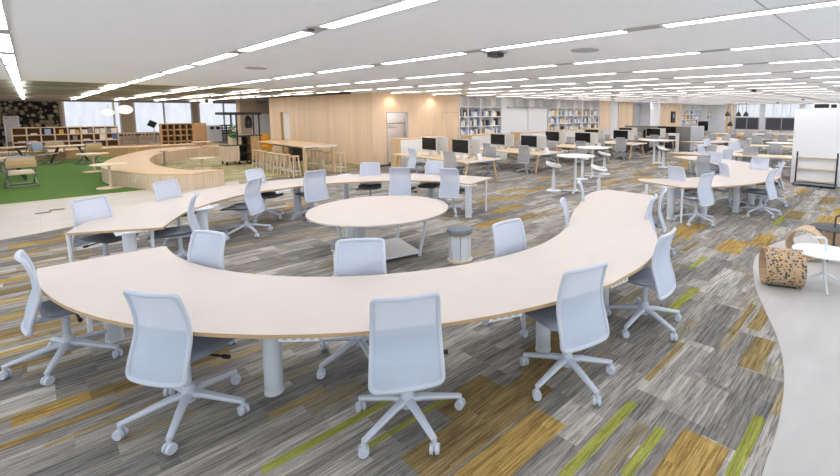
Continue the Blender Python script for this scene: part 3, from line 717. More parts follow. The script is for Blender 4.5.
# ------------------------------------------------------------------ right foreground: stools, small tables, rack
def make_hoop(name, label, loc, rz, r, w, th, mats, tilt=0.):
    t = thing(name, label, 'stool', loc, rz)
    mb = MB(); n = 56
    ro, ri = r, r-th
    for (ra, flip, mi) in ((ro, False, 0), (ri, True, 1)):
        a = [mb.bm.verts.new((-w/2, ra*math.cos(2*PI*k/n), r+ra*math.sin(2*PI*k/n))) for k in range(n)]; b = [mb.bm.verts.new((w/2, ra*math.cos(2*PI*k/n), r+ra*math.sin(2*PI*k/n))) for k in range(n)]
        for k in range(n): mb.bm.faces.new((a[k], a[(k+1) % n], b[(k+1) % n], b[k])).material_index = mi
        if ra == ro: A, B = a, b
        else:
            for k in range(n):
                mb.bm.faces.new((A[k], A[(k+1) % n], a[(k+1) % n], a[k])).material_index = 1; mb.bm.faces.new((B[k], B[(k+1) % n], b[(k+1) % n], b[k])).material_index = 1
    mb.build('shell', mats, t)
    MB().span(-w*.35, w*.35, -.10, .10, .0, .014).build('foot_pad', 'dark_grey', t)
    return t
a0 = Vector(at(766, 283)); a1 = Vector(at(795, 286.5)); mid = (a0+a1)/2
make_hoop('cork_stool', 'dotted cork barrel stool lying on its side at the edge of the stone floor', (mid.x+.0, mid.y, .004), math.atan2(a1.y-a0.y, a1.x-a0.x), .235, .43, .02, ['cork_dots', 'hoop_wood'])
h0 = Vector(at(808, 261)); make_hoop('hoop_stool', 'open curved wooden hoop stool behind the dotted cork stool', (h0.x+.12, h0.y+.05, .004), math.atan2(a1.y-a0.y, a1.x-a0.x)+1.1, .235, .36, .02, ['hoop_wood', 'hoop_wood'])
h1 = Vector(at(845, 252)); make_hoop('hoop_stool', 'wooden hoop stool cut off by the right edge of the picture', (h1.x+.1, h1.y, .004), -.6, .225, .4, .02, ['hoop_wood', 'hoop_wood'])
def handle_table(name, label, px, py, r, hz, m, hx, legs, foot_r=.32, rot=0.):
    x, y = at(px, py); t = thing(name, label, 'side table', (x, y, 0), rot)
    MB().lathe([(r-.01, hz-.012), (r, hz-.008), (r, hz+.004), (r-.012, hz+.006)], 56).build('table_top', m, t)
    MB().tube([(0, 0, .18), (0, 0, hz-.01)], .014, 10).build('stem', m, t)
    MB().tube([(0, 0, hz), (0, 0, hz+.15), (hx*.15, 0, hz+.18), (hx, 0, hz+.185)], .013, 10).build('handle', m, t)
    for k in legs:
        a = math.radians(k); MB().tube([(0, 0, .20), (.04*math.cos(a), .04*math.sin(a), .17), (foot_r*math.cos(a), foot_r*math.sin(a), .012)], .013, 8).build('leg', m, t)
    return t
p = Vector(at(822.5, 287)); d = (Vector(at(795, 285))-p); 
def adeg(px, py): q = Vector(at(px, py))-p; return math.degrees(math.atan2(q.y, q.x))
ha = math.degrees(math.atan2(RT.y, RT.x))+180
handle_table('side_table', 'round white side table with a bent rod handle on the stone floor at right', 822.5, 287, .35, .46, 'white_metal', .18, (adeg(795, 284)-ha, adeg(828, 298)-ha, adeg(840, 288)-ha), .33, math.radians(ha))
handle_table('side_table', 'round dark grey side table behind the white one at the right edge', 832.5, 257.5, .31, .46, 'dark_grey', -.1, (40, 160, 280), .3, math.radians(ha))
# mobile rack
x0, y0 = at(797, 185.5); x1, y1 = at(838, 190); a = math.atan2(y1-y0, x1-x0); L = math.hypot(x1-x0, y1-y0)
L = .98
t = thing('mobile_rack', 'black-framed mobile rack with pale shelves in front of the white partition', 'rack', (15.75, 2.36, 0), -PI/2)
for x in (0, L):
    MB().tube([(x, -.25, .07), (x, .22, .07)], .025, 8).tube([(x, .0, .07), (x, .10, .96), (x, .04, 1.0)], .022, 8).build('side_frame', 'black_metal', t)
    for y in (-.24, .21): MB().cyl((x-.012, y, .04), (x+.012, y, .04), .04, n=14).build('caster', 'black', t)
MB().span(0, L, -.24, .22, .055, .09).build('bottom_tray', 'cushion_grey', t, smooth=False)
mb = MB().span(.02, L-.02, .11, .125, .12, .86); mb.build('back_panel', 'white_wall', t, smooth=False)
for z in (.14, .5, .84): MB().span(.02, L-.02, -.02, .11, z, z+.022).build('shelf', 'pale_wood', t, smooth=False)

# ------------------------------------------------------------------ high round tables and perching stools
def high_table(px, py, r, label, h=1.02):
    x, y = at(px, py); t = thing('high_table', label, 'table', (x, y, 0), .4, 'white standing tables')
    MB().lathe([(r-.012, h-.025), (r, h-.02), (r, h-.002), (r-.005, h)], 48).build('table_top', 'white', t)
    MB().lathe([(.05, .03), (.035, .06), (.032, h-.03), (.09, h-.025)], 16).build('column', 'white_metal', t)
    b = MB()
    for k in range(4): a = PI/2*k; b.tube([(0, 0, .035), (.2*math.cos(a), .2*math.sin(a), .03), (.40*math.cos(a), .40*math.sin(a), .018)], [.04, .034, .02], 8, flat=.5)
    b.build('base', 'white_metal', t)
high_table(575, 192, .52, 'nearest of the white standing tables, in front of the monitor desks')
high_table(592, 177, .55, 'white standing table just behind the nearest one, before the desks')
high_table(653.5, 164, .55, 'white standing table by itself left of the right-hand curved table')
high_table(779, 167, .5, 'white standing table beside the left edge of the white partition', .98)
high_table(764, 149, .5, 'small pale standing table far back behind the right-hand curved tables', .9)
def make_perch():
    t = thing('perching_stool', '', 'stool')
    MB().lathe([(.20, 0), (.21, .012), (.19, .03), (.06, .045)], 28).build('base', 'white_metal', t)
    MB().lathe([(.05, .04), (.05, .42), (.036, .43), (.036, .66)], 16).build('column', 'white_metal', t)
    MB().lathe([(.10, .655), (.165, .68), (.18, .72), (.15, .73), (.02, .715)], 24).build('seat', 'cushion_grey', t)
    MB().tube([(-.19, .1, .75), (-.14, .16, .78), (0, .19, .80), (.14, .16, .78), (.19, .1, .75), (.19, -.02, .72), (.14, -.14, .70), (0, -.18, .69), (-.14, -.14, .70), (-.19, -.02, .72)], .038, 8, closed=True).build('rim', 'white', t)
    return t
ps = Proto(make_perch)
for px, py, lab in ((553.5, 191, 'white perching stool left of the nearest standing table'), (582, 179.5, 'white perching stool behind the nearest standing table, half hidden'), (598.5, 196, 'white perching stool close to the right end of near curved table'), (604, 174.5, 'white perching stool with tan seat right of the second standing table'),
                    (663, 167.5, 'white perching stool at right of the lone standing table'), (659, 163, 'white perching stool behind another at the lone standing table')):
    ps.put((*at(px, py), .003), .5, lab, 'white perching stools')

# ------------------------------------------------------------------ monitor desks
def make_desk():
    t = thing('work_desk', '', 'desk')
    MB().span(0, 1.55, 0, 3.9, .685, .71).build('desk_top', ['pale_wood'], t, smooth=False)
    MB().span(-.004, .0, 0, 3.9, .68, .712).span(1.55, 1.554, 0, 3.9, .68, .712).build('edge_strip', 'oak', t, smooth=False)
    MB().span(0, 1.55, -.012, 0, .675, .714).build('end_strip', 'white', t, smooth=False)
    for y in (.12, 3.75):
        for s_ in (0, 1):
            MB().tube([(.10+1.35*s_+(-.10 if s_ == 0 else .10)*.6, y, 0), (.22+1.11*s_, y, .685)], [.028, .038], 8).build('leg', 'oak_upright', t)
    MB().span(.70, .86, .3, 3.6, .60, .68).build('cable_tray', 'dark_grey', t, smooth=False)
    return t
desk = Proto(make_desk)
def make_monitor():
    t = thing('monitor', '', 'monitor')
    MB().box((0, 0, .37), (.80, .03, .49)).build('casing', 'silver', t, smooth=False, bevel=.006)
    MB().box((0, -.017, .40), (.76, .006, .41)).build('display', 'screen_black', t, smooth=False)
    MB().tube([(0, .03, .01), (0, .05, .12), (0, .03, .3)], [.09, .08, .07], 8, flat=.12).span(-.11, .11, -.10, .10, 0, .01).build('stand', 'silver', t)
    MB().box((0, .0155, .36), (.03, .002, .04)).build('emblem', 'dark_grey', t, smooth=False)
    return t
mon = Proto(make_monitor)
def make_keyboard():
    t = thing('keyboard', '', 'keyboard'); MB().box((0, 0, .008), (.42, .12, .014)).build('body', 'white', t, smooth=False); MB().box((0, 0, .0165), (.39, .09, .004)).build('keys', 'light_grey', t, smooth=False); return t
kb = Proto(make_keyboard)
def make_tent():
    t = thing('tent_card', '', 'sign'); MB().prism([(-.10, 0), (.10, 0), (.02, .0), (0, .001)], 0, .001).box((-.045, 0, .10), (.008, .16, .22), rot=Matrix.Rotation(.42, 3, 'Y')).box((.045, 0, .10), (.008, .16, .22), rot=Matrix.Rotation(-.42, 3, 'Y')).build('card', 'white', t, smooth=False); return t
tent = Proto(make_tent)
ROWN = ['first', 'second', 'third', 'fourth', 'fifth']
for r, (x0, y0) in enumerate(((8.70, 9.50), (12.08, 9.42), (15.45, 9.2), (18.75, 9.15), (22.1, 9.0))):
    rn = ROWN[r]
    desk.put((x0, y0, 0), 0, 'wooden monitor desk with splayed legs, %s desk from the wooden wall' % rn, 'monitor desks')
    for j, dy in enumerate((2.45, .85)):
        side = ('left', 'right')[j]
        mon.put((x0+.64, y0+dy+.06, .711), -PI/2, 'monitor facing the viewer, %s one on the near side of the %s desk' % (side, rn), 'desk monitors')
        mon.put((x0+1.02, y0+dy-.05, .711), PI/2, 'monitor showing its pale back, %s one on the far side of the %s desk' % (side, rn), 'desk monitors')
        kb.put((x0+.36, y0+dy, .711), -PI/2, 'white keyboard before the %s near monitor of the %s desk' % (side, rn), 'keyboards')
        ch = grey_chair if r or j else dark_chair
        ch.put((x0-.12+.1*j, y0+dy-.25-.1*j, .004), -PI/2+(.15 if j else -.1), 'grey mesh chair at the near side of the %s monitor desk, %s seat' % (rn, side), CG)
        ch.put((x0+1.78, y0+dy-.05, .004), PI/2+.2, 'grey mesh chair at the far side of the %s monitor desk, %s seat' % (rn, side), CG)
    if r < 3: tent.put((x0+.75, y0+.18, .711), PI/2, 'white folded tent card at the end of the %s monitor desk' % rn, 'tent cards')
def make_cab():
    t = thing('storage_cabinet', '', 'cabinet')
    MB().span(0.02, 2.3, 0.0, .62, 0, 1.165).build('body', 'white', t, smooth=False)
    MB().span(-.01, .02, -.005, .625, 0, 1.165).build('end_panel', 'oak_upright', t, smooth=False)
    MB().span(-.015, 2.31, -.01, .63, 1.165, 1.2).build('top_board', 'oak', t, smooth=False)
    return t
cab = Proto(make_cab)
for r, x in enumerate((9.32, 12.95, 16.2, 19.65, 22.6)): cab.put((x, 13.72, 0), 0, 'white waist-high cabinet with wooden top at the end of the %s monitor desk' % ROWN[r], 'low white cabinets')
t = thing('grey_screen', 'tall grey partition behind the monitor desks with a pale right end', 'partition', (24.9, 8.75, 0))
MB().span(0, .12, 0, 3.9, .02, 1.38).build('front_panel', 'grey_panel', t, smooth=False)
MB().span(.12, 2.3, .0, .12, .02, 1.38).build('side_panel', 'grey_panel_light', t, smooth=False); MB().span(0, .4, .0, .06, .0, .02).span(0, .4, 3.8, 3.9, 0, .02).build('foot', 'black', t, smooth=False)
for k, (px, py, X, lab) in enumerate(((651, 134, 24.3, 'black monitor in front of the grey partition, left of two'), (666.5, 131, 24.5, 'large black monitor in front of the grey partition, right of two'))):
    y, z = onX(px, py, X); t = thing('display_screen', lab, 'monitor', (X, y, 0), -PI/2)
    MB().box((0, 0, z), (.9 if k == 0 else 1.02, .05, .46 if k == 0 else .52)).build('display', 'screen_black', t, smooth=False); MB().span(-.05, .05, -.02, .05, .71, z).span(-.2, .2, -.12, .12, .70, .72).build('stand', 'black', t, smooth=False)
t = thing('side_cabinet', 'pale narrow cabinet beside the black monitors before the grey partition', 'cabinet', (24.35, 9.35, 0)); MB().span(-.2, .3, -.12, .3, 0, 1.02).build('body', 'white', t, smooth=False); MB().span(-.22, -.2, -.10, .28, .2, .9).build('door_panel', 'dark_grey', t, smooth=False)
t = thing('long_desk', 'wooden desk carrying black monitors before the grey partition', 'desk', (23.9, 9.7, 0)); MB().span(0, .9, 0, 3, .67, .70).build('desk_top', 'oak', t, smooth=False)
for x in (.05, .8):
    for y in (.1, 2.8): MB().cyl((x, y, 0), (x, y, .68), .03).build('leg', 'oak_upright', t)

# ------------------------------------------------------------------ bookcases and books
BK = ['book_white', 'book_white', 'book_white', 'book_white', 'book_grey', 'book_white', 'book_blue', 'book_navy', 'book_tan', 'book_grey', 'book_white', 'book_brown', 'book_sky', 'book_yellow']
BPROTO = {}
def book(m, loc, w, h, d, label, group):
    if m not in BPROTO:
        o = MB().span(-.5, .5, 0, 1, 0, 1).build('book', m, smooth=False); BPROTO[m] = o; tag(o, '', 'book')
    else:
        o = BPROTO[m].copy(); COL.objects.link(o)
    o.location = loc; o.scale = (w, d, h); o['label'] = label; o['group'] = group
def bookcase(label, xs, zs, rows, name, step=.12, warm=()):
    x0 = xs[0]; t = thing(name, label, 'bookcase', (x0, WY, 0), 0, 'white bookcases on the back wall')
    f = MB()
    for x in xs: f.span(x-x0-.025, x-x0+.025, 0, .40, 0, CEIL-.01)
    f.build('upright', 'shelf_white', t, smooth=False)
    f = MB()
    for z in zs: f.span(0, xs[-1]-x0, .01, .40, z-.02, z+.02)
    f.build('shelf', 'shelf_white', t, smooth=False)
    MB().span(0, xs[-1]-x0, .40, .42, 0, CEIL-.01).build('back_panel', 'shelf_back', t, smooth=False)
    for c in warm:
        MB().span(xs[c]-x0+.03, xs[c+1]-x0-.03, .39, .40, zs[-1]+.03, CEIL-.03).build('painted_lit_back', 'shelf_lit_paint', t, smooth=False)  # lit look of these top cells is painted by a paler back
    for zi in rows:
        for c in range(len(xs)-1):
            x = xs[c]+.05
            while x < xs[c+1]-.10:
                w = step*random.uniform(.6, 1.3)
                if random.random() < .86:
                    m_ = random.choice(BK); cn = m_.split('_')[1]
                    book(m_, (x+w/2, WY+.08, zs[zi]+.022), w*.9, random.uniform(.2, .34), .22, '%s book in column %s of the %s, %s row of books' % (cn, ORD[c], label.split(',')[0], ORD[len(zs)-1-zi]), 'books in the '+label.split(',')[0])
                x += w
ZS = [.15, .6, 1.05, 1.5, 1.97, 2.44]
bookcase('left white bookcase, beside the wooden wall', [13.78, 14.36, 15.2, 15.98, 16.7], ZS, (2, 3, 4), 'bookcase', .125, (0, 3))
bookcase('middle white bookcase, right of the sliding panels', [20.8, 21.63, 22.52, 23.46, 24.45, 25.42, 26.5], ZS, (2, 3, 4), 'bookcase', .17, (1, 3))
bookcase('far right white bookcase, beyond the last wooden wall', [41.5, 42.6, 43.7, 44.9, 46.0, 47.1], ZS, (2, 3, 4), 'bookcase', .33, (1, 3))
bookcase('narrow pale bookcase, in the far right corner', [48.6, 49.4, 50.2], ZS, (3, 4), 'bookcase', .4)
for px, py, X, m_, lab, r in ((727.5, 114, 40, 'black', 'black pendant lamp far right, leftmost of three in a row', .19), (738.5, 114, 40, 'black', 'black pendant lamp far right, middle of three in a row', .19), (746, 114, 40, 'black', 'black pendant lamp far right, right of three in a row', .19), (730, 124, 40, 'black', 'black pendant lamp hanging lower than the other three at far right', .2)):
    y, z = onX(px, py, X); t = thing('pendant_lamp', lab, 'pendant lamp', (X, y, z)); MB().lathe([(r*1.1, -.18), (r*.9, .0), (r*.35, .16), (.05, .2)], 20).build('lamp_shade', m_, t); MB().cyl((0, 0, .19), (0, 0, CEIL-z), .02).build('cord', 'black', t)
for k, px in enumerate((727, 731.5)):
    y, z = onX(px, 120, 44); t = thing('timber_post', 'slim %s wooden post at far right near the pendant lamps' % ('left' if k == 0 else 'right'), 'post', (44, y, 0)); MB().span(-.1, .1, -.09, .09, 0, CEIL-.005).build('post', 'oak_upright', t, smooth=False)

yz = onX(703, 126, 30.)
t = thing('display_screen', 'black monitor far back to the right of the grey partition', 'monitor', (30., yz[0], 0), -PI/2); MB().box((0, 0, yz[1]), (.62, .05, .62)).build('display', 'screen_black', t, smooth=False); MB().cyl((0, .04, 0), (0, .04, yz[1]), .05).lathe([(.35, 0), (.35, .03), (.06, .05)], 16).build('stand', 'black', t)
# distant tables and seats at right
def make_longtable():
    t = thing('long_table', '', 'table'); MB().span(-.5, .5, -1.6, 1.6, .69, .72).build('table_top', 'pale_wood', t, smooth=False)
    for x in (-.4, .4):
        for y in (-1.4, 1.4): MB().cyl((x, y, 0), (x, y, .69), .03).build('leg', 'white_metal', t)
    return t
lt = Proto(make_longtable)
for x, y, lab in ((17.1, 2.95, 'pale table with a thick leg behind the right-hand curved tables, beside the white partition'), (22.3, 4.1, 'pale long table in the distance, second beyond the curved tables at right'), (27.6, 4.9, 'pale long table in the distance, third beyond the curved tables at right'), (33, 8.6, 'pale long table far away before the far bookcase'), (34, 5.6, 'pale long table far away before the dark boards'), (40, 9.4, 'pale long table farthest away below the pendant lamps')):
    lt.put((x, y, 0), .15, lab, 'distant pale tables')
def make_ostool():
    t = thing('orange_stool', '', 'stool'); MB().lathe([(.2, .40), (.24, .42), (.24, .47), (.2, .49)], 18).build('seat', 'orange', t)
    for k in range(4): a = PI/2*k+.7; MB().cyl((.2*math.cos(a), .2*math.sin(a), 0), (.13*math.cos(a), .13*math.sin(a), .42), .02, n=8).build('leg', 'oak_upright', t)
    return t
os_ = Proto(make_ostool)
for k, (px, py) in enumerate(((701, 143), (719, 142.5), (722, 144), (737, 142.5), (741, 142), (786, 140), (776, 139.5), (748, 142.5))):
    os_.put((*at(px, py), .004), 0, 'small orange-topped stool far away among the distant tables, %s from the left' % ORD[k], 'distant orange stools')
for k, (px, py, f) in enumerate(((712, 134, 200), (727, 135, 160), (757, 136.5, 190), (769, 134, 190), (748, 132.5, 200), (783, 135, 170), (733, 130.5, 190), (762, 131, 190))):
    chair_by_back(grey_chair, px, py, f, 'distant grey chair among the far tables at right, %s in a scattered line' % ORD[k])

# ------------------------------------------------------------------ left side: curved bench, grass lounge, cart, high table
outer = xy(spline([(3.02, 14.72), (2.35, 15.32), (1.88, 16.3), (1.5, 17.8), (1.5, 19.4), (2.0, 21.8), (2.85, 24.1), (3.85, 25.9), (5.0, 26.7), (7.05, 27.0)], 8))
inner = xy(spline([(6.7, 25.4), (5.5, 25.0), (4.62, 24.4), (3.7, 23.1), (2.98, 20.8), (2.74, 18.5), (2.87, 16.9), (3.2, 15.85), (3.92, 15.12)], 8))
t = thing('curved_bench', 'large curved wooden bench ringing the left end of the olive carpet', 'bench', (0, 0, 0))
MB().prism(outer+inner, .0, .42, side=1).build('body', ['pale_wood', 'pale_wood_upright'], t)
MB().prism(outer+inner, .42, .46, side=0).build('seat_top', ['oak'], t)
x, y = at(135, 181, .25); MB().span(1.93, 1.96, 16.0, 16.09, .2, .26).build('socket', 'white', t)
t = thing('low_bench', 'long low wooden step behind the grass carpet below the open shelves', 'bench', (0, 28.65, 0)); MB().span(-6, 6.2, 0, 1.2, 0, .40).build('body', 'honey_wood', t, smooth=False); MB().span(-6.02, 6.22, -.02, 1.22, .40, .43).build('top_board', 'oak', t, smooth=False)
def t_table(px, py, label, h, r, m='pale_wood', foot=True):
    x, y = at(px, py); t = thing('pedestal_table', label, 'side table', (x, y, 0.013 if y < 28 and x < 2.5 else .003), 0, 'small pedestal tables')
    MB().lathe([(r-.01, h-.025), (r, h-.02), (r, h)], 28).build('table_top', m, t); MB().cyl((0, 0, .02), (0, 0, h-.02), .035, n=12).build('column', 'steel' if not foot else 'pale_wood_upright', t)
    MB().lathe([(r*.75, .0), (r*.75, .02), (.04, .03)], 28).build('base', m, t)
t_table(111, 188.3, 'small round pedestal table on the grass against the near end of the curved bench', .70, .42)
t_table(94.5, 172.2, 'small round pedestal table on the grass left of the curved bench', .68, .45)
t_table(165, 166, 'small pedestal table standing inside the left bend of the curved bench', .62, .15, 'steel', False)
t_table(203, 168.5, 'small round pedestal table inside the curved bench near its open end', .42, .42)
t_table(202, 156, 'small round pedestal table by the rear arm of the curved bench', .72, .42)
def make_lounge():
    t = thing('lounge_chair', '', 'chair')
    MB().tube([(-.3, -.35, .02), (-.3, .35, .02), (.3, .35, .02), (.3, -.35, .02)], .018, 8, closed=True).build('sled_base', 'steel', t)
    for s_ in (-1, 1): MB().tube([(s_*.3, .3, .02), (s_*.28, -.2, .38), (s_*.3, -.34, .85)], .02, 8).tube([(s_*.3, -.3, .02), (s_*.28, .28, .38)], .02, 8).tube([(s_*.31, .25, .40), (s_*.33, .25, .6), (s_*.33, -.28, .62)], .018, 8).build('side_frame', 'steel', t)
    MB().box((0, .03, .40), (.56, .56, .05), rot=Matrix.Rotation(.1, 3, 'X')).build('seat', 'pale_wood', t, bevel=.015)
    b = MB().box((0, -.31, .71), (.62, .035, .3), rot=Matrix.Rotation(.14, 3, 'X')).build('backrest', 'oak', t, bevel=.01)
    MB().box((0, -.27, .74), (.58, .04, .32), rot=Matrix.Rotation(.14, 3, 'X')).build('back_cushion', 'blue_fabric', b, bevel=.015)
    return t
lg_ = Proto(make_lounge)
LG = 'wooden lounge chairs on the grass'
for px, py, f, lab in ((22, 186, .12, 'wooden lounge chair with blue cushion nearest on the grass at left'), (47, 164, -2.1, 'wooden lounge chair with pale blue cushion left of the black-legged table'), (90, 164, .5, 'wooden lounge chair right of the black-legged table'), (56, 160, .0, 'wooden lounge chair behind the black-legged table'), (4, 171, -1.2, 'wooden lounge chair cut off by the left picture edge'), (21, 164, 1.4, 'dark-seated lounge chair between the grass tables at left')):
    lg_.put((*at(px, py), .013), f, lab, LG)
def trestle(px, py, label, w, m='pale_wood'):
    x, y = at(px, py); t = thing('trestle_table', label, 'table', (x, y, .013)); MB().box((0, 0, .71), (w, .9, .03), .3).build('table_top', m, t, smooth=False)
    for sx, sy in ((-1, -1), (-1, 1), (1, -1), (1, 1)): MB().cyl((sx*w*.44, sy*.36, 0), (sx*w*.22, sy*.25, .70), .035, n=8).build('leg', 'black_metal', t)
trestle(70, 162, 'pale-topped table with splayed black legs on the grass', 1.35)
trestle(0, 181, 'pale-topped table with black legs cut off at the left edge', 1.3)
trestle(6, 165, 'farther pale-topped table at the left edge behind the lounge chairs', 1.5)
# low open shelf
SX0, SX1, SY = -.72, 3.78, 36.6
t = thing('open_shelf', 'long low wooden shelf of open cubes under the bright window', 'shelf', (SX0, SY, 0))
mb = MB(); n = 8; W_ = SX1-SX0
for k in range(n+1): mb.span(W_*k/n-.03, W_*k/n+.03, 0, .45, 0, 1.3)
mb.build('upright', 'pale_wood_upright', t, smooth=False)
mb = MB()
for z in (.05, .46, .87, 1.3): mb.span(-.03, W_+.03, 0, .45, z-.025, z+.025)
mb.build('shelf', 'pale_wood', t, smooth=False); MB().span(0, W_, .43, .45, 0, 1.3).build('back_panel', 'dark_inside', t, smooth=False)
for k, (c, z, w, h, m_, nm) in enumerate(((2.5, .9, .25, .3, 'book_sky', 'pale blue'), (3.5, .9, .18, .26, 'book_yellow', 'yellow'), (4.35, .9, .22, .26, 'book_white', 'white'), (4.7, .9, .2, .24, 'book_tan', 'tan'), (5.3, .9, .24, .24, 'book_white', 'plain white'), (5.75, .9, .2, .3, 'book_grey', 'grey'), (6.3, .9, .2, .28, 'book_white', 'slim white'), (6.75, .9, .24, .3, 'book_white', 'wide white'), (7.25, .9, .2, .28, 'book_grey', 'small grey'), (7.7, .9, .28, .3, 'book_white', 'cream'),
                                      (4.5, .49, .2, .3, 'book_grey', 'lower grey'), (6.7, .49, .26, .34, 'book_white', 'lower white'), (7.75, .49, .3, .34, 'book_blue', 'lower blue'), (1.4, .49, .3, .06, 'book_white', 'flat white'), (.6, .49, .3, .06, 'book_white', 'flat pale'), (1.5, .9, .25, .08, 'book_white', 'thin flat'), (5.4, .49, .3, .08, 'book_white', 'low flat'), (7.3, .49, .25, .08, 'book_white', 'tiny flat'))):
    book(m_, (SX0+W_*c/n, SY+.1, z), w, h, .06, '%s book in the low open shelf, in cube column %s' % (nm, ORD[int(c)]), 'books in the low open shelf')
x, z = onY(20, 130, 38.); 
t = thing('whiteboard', 'white standing board in front of the stone-pattern wallpaper', 'whiteboard', (at(15, 148)[0], 38.6, 0)); xa, za = onY(3.5, 116, 38.6); xb, zb = onY(20.5, 140, 38.6); t.location.x = (xa+xb)/2; hw = (xb-xa)/2
MB().span(-hw, hw, -.02, .02, .45, za).build('board', 'blue_fabric' if False else 'grey_panel_light', t, smooth=False); MB().cyl((-hw, .0, 0), (-hw, 0, za), .03).cyl((hw, 0, 0), (hw, 0, za), .03).span(-hw-.02, -hw+.02, -.3, .3, 0, .04).span(hw-.02, hw+.02, -.3, .3, 0, .04).build('stand', 'white_metal', t)
mb = MB()
for s_ in (-.75, .75): mb.span(s_*hw-.07, s_*hw+.07, -.04, -.02, za-.18, za-.1)
mb.build('clip', 'orange', t, smooth=False)
# pigeonhole cabinet
t = thing('pigeonhole_cabinet', 'honey wood pigeonhole cabinet with five columns of dark holes', 'cabinet', (5.75, 32.5, 0))
xa, za = onY(161, 124.2, 32.5); xb, _ = onY(192.5, 124.2, 32.5); t.location.x = xa; w = xb-xa
mb = MB()
for k in range(6): mb.span(w*k/5-.03, w*k/5+.03, 0, .5, 0, za)
for k in range(5): z_ = .06+(za-.06)*k/4; mb.span(0, w, 0, .5, z_-.03, z_+.03)
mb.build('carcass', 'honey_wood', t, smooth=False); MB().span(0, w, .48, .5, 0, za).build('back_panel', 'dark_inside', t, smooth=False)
xc_, _ = onY(206, 124.2, 32.5); MB().span(w+.03, xc_-xa, 0, .5, 0, za+.03).build('side_panel', 'honey_wood', t, smooth=False)
t = thing('long_counter', 'wooden counter with dark edge below the bright windows at left rear', 'counter', (0, 39.6, 0)); xa, za = onY(119, 133, 39.6); xb, _ = onY(159, 133, 39.6); MB().span(xa, xb, 0, .7, za-.1, za).build('counter_top', 'pale_wood', t, smooth=False); MB().span(xa, xb, -.01, .7, za-.22, za-.1).build('apron', 'dark_grey', t, smooth=False)
for x in (xa+.1, (xa+xb)/2, xb-.1): MB().span(x-.06, x+.06, 0, .6, 0, za-.1).build('leg', 'pale_wood_upright', t, smooth=False)
t = thing('tilted_screen', 'small black tilted screen standing before the bright window at left rear', 'screen', (onY(152, 124, 38.9)[0], 38.9, 0)); z = onY(152, 124, 38.9)[1]; MB().box((0, 0, z), (.45, .05, .42), rot=Matrix.Rotation(.5, 3, 'Y')).build('display', 'black', t, smooth=False); MB().cyl((.1, .03, 0), (.1, .03, z-.1), .03).lathe([(.25, 0), (.25, .03), (.05, .05)], 16).build('stand', 'white_metal', t)
def make_wstool():
    t = thing('wooden_stool', '', 'stool')
    MB().lathe([(.155, .69), (.17, .695), (.17, .715), (.16, .72)], 24).build('seat', 'oak', t)
    for k in range(4):
        a = PI/2*k+PI/4; MB().tube([(.2*math.cos(a), .2*math.sin(a), 0), (.12*math.cos(a), .12*math.sin(a), .70)], [.02, .024], 8).build('leg', 'pale_wood_upright', t)
    MB().tube([(.172*math.cos(PI/2*k+PI/4), .172*math.sin(PI/2*k+PI/4), .2) for k in range(4)], .014, 6, closed=True).build('foot_rail', 'white_metal', t)
    return t
ws = Proto(make_wstool)
for k, (px, py) in enumerate(((256.8, 150), (264, 151), (271.4, 152.4), (278, 153.4), (285.4, 154.6), (294, 156))):
    ws.put((*at(px, py, .72), .003), .2, 'wooden stool on the left side of the high wooden table, %s from the front' % ORD[5-k], 'wooden stools')
for k, (px, py) in enumerate(((311, 150), (318.8, 150.7), (327.9, 151.8), (339.8, 153))):
    ws.put((*at(px, py, .72), .003), .4, 'wooden stool on the wall side of the high wooden table, %s from the front' % ORD[3-k], 'wooden stools')
for k, px in enumerate((126, 133, 144, 151)): ws.put((onY(px, 140, 38.6)[0], 38.6, .007), .2, 'small wooden stool at the far counter under the windows, %s from the left' % ORD[k], 'wooden stools')
t = thing('high_wooden_table', 'long high wooden table with stools in front of the wooden wall', 'table', (6.38, 15.2, 0))
MB().span(0, 1.2, 0, 4.5, .965, 1.0).build('table_top', 'oak', t, smooth=False); MB().span(0, 1.2, -.012, 0, .955, 1.002).build('end_strip', 'white', t, smooth=False)
for x in (.08, 1.12):
    for y in (.12, 4.38): MB().box((x, y, .48), (.10, .10, .96)).build('leg', 'oak_upright', t, smooth=False)
MB().span(.3, .9, .8, 3.6, .86, .965).build('under_tray', 'black_metal', t, smooth=False)
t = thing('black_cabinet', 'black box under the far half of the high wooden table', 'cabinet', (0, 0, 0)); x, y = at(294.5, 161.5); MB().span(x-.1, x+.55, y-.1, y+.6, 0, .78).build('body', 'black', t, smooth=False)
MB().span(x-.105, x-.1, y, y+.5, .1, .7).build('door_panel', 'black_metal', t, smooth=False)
# coffee cart
kx, ky = at(226, 163.5); KW = 1.0; KD = 2.1
t = thing('cart_kiosk', 'wooden cart kiosk with black posts and flat black roof at rear left', 'cart', (5.55, 20.4, 0))
def kz(px, py): return onY(px, py or 130, 20.4)
xa, _ = kz(225, 150); xb, _ = kz(239.4, 150); xc, _ = kz(251.5, 150); xd, _ = kz(260.5, 150)
X0 = 5.55
MB().span(xa-X0, xb-X0, 0, .75, .16, .80).build('drawer_cabinet', 'pale_wood_upright', t, smooth=False)
MB().span(xa-X0-.02, xb-X0+.02, -.02, .78, .80, .83).build('counter_low', 'black_metal', t, smooth=False)
MB().span(kz(232.7, 0)[0]-X0, kz(242, 0)[0]-X0, .15, .75, .83, 1.18).build('drawer', 'pale_wood_upright', t, smooth=False)
f = MB()
for z in (.16, .45, .80, 1.18): f.span(xb-X0, xc-X0, .0, .75, z-.02, z+.02)
f.span(xb-X0, xc-X0, .7, .75, .14, 1.2); f.build('open_shelf', 'black_metal', t, smooth=False)
MB().span(xc-X0, xd-X0, .0, .75, .14, 1.18).build('side_cabinet', 'honey_wood', t, smooth=False)
MB().span(kz(232, 0)[0]-X0, kz(262, 0)[0]-X0, -.02, .80, 1.18, 1.225).build('counter_top', 'black_metal', t, smooth=False)
f = MB()
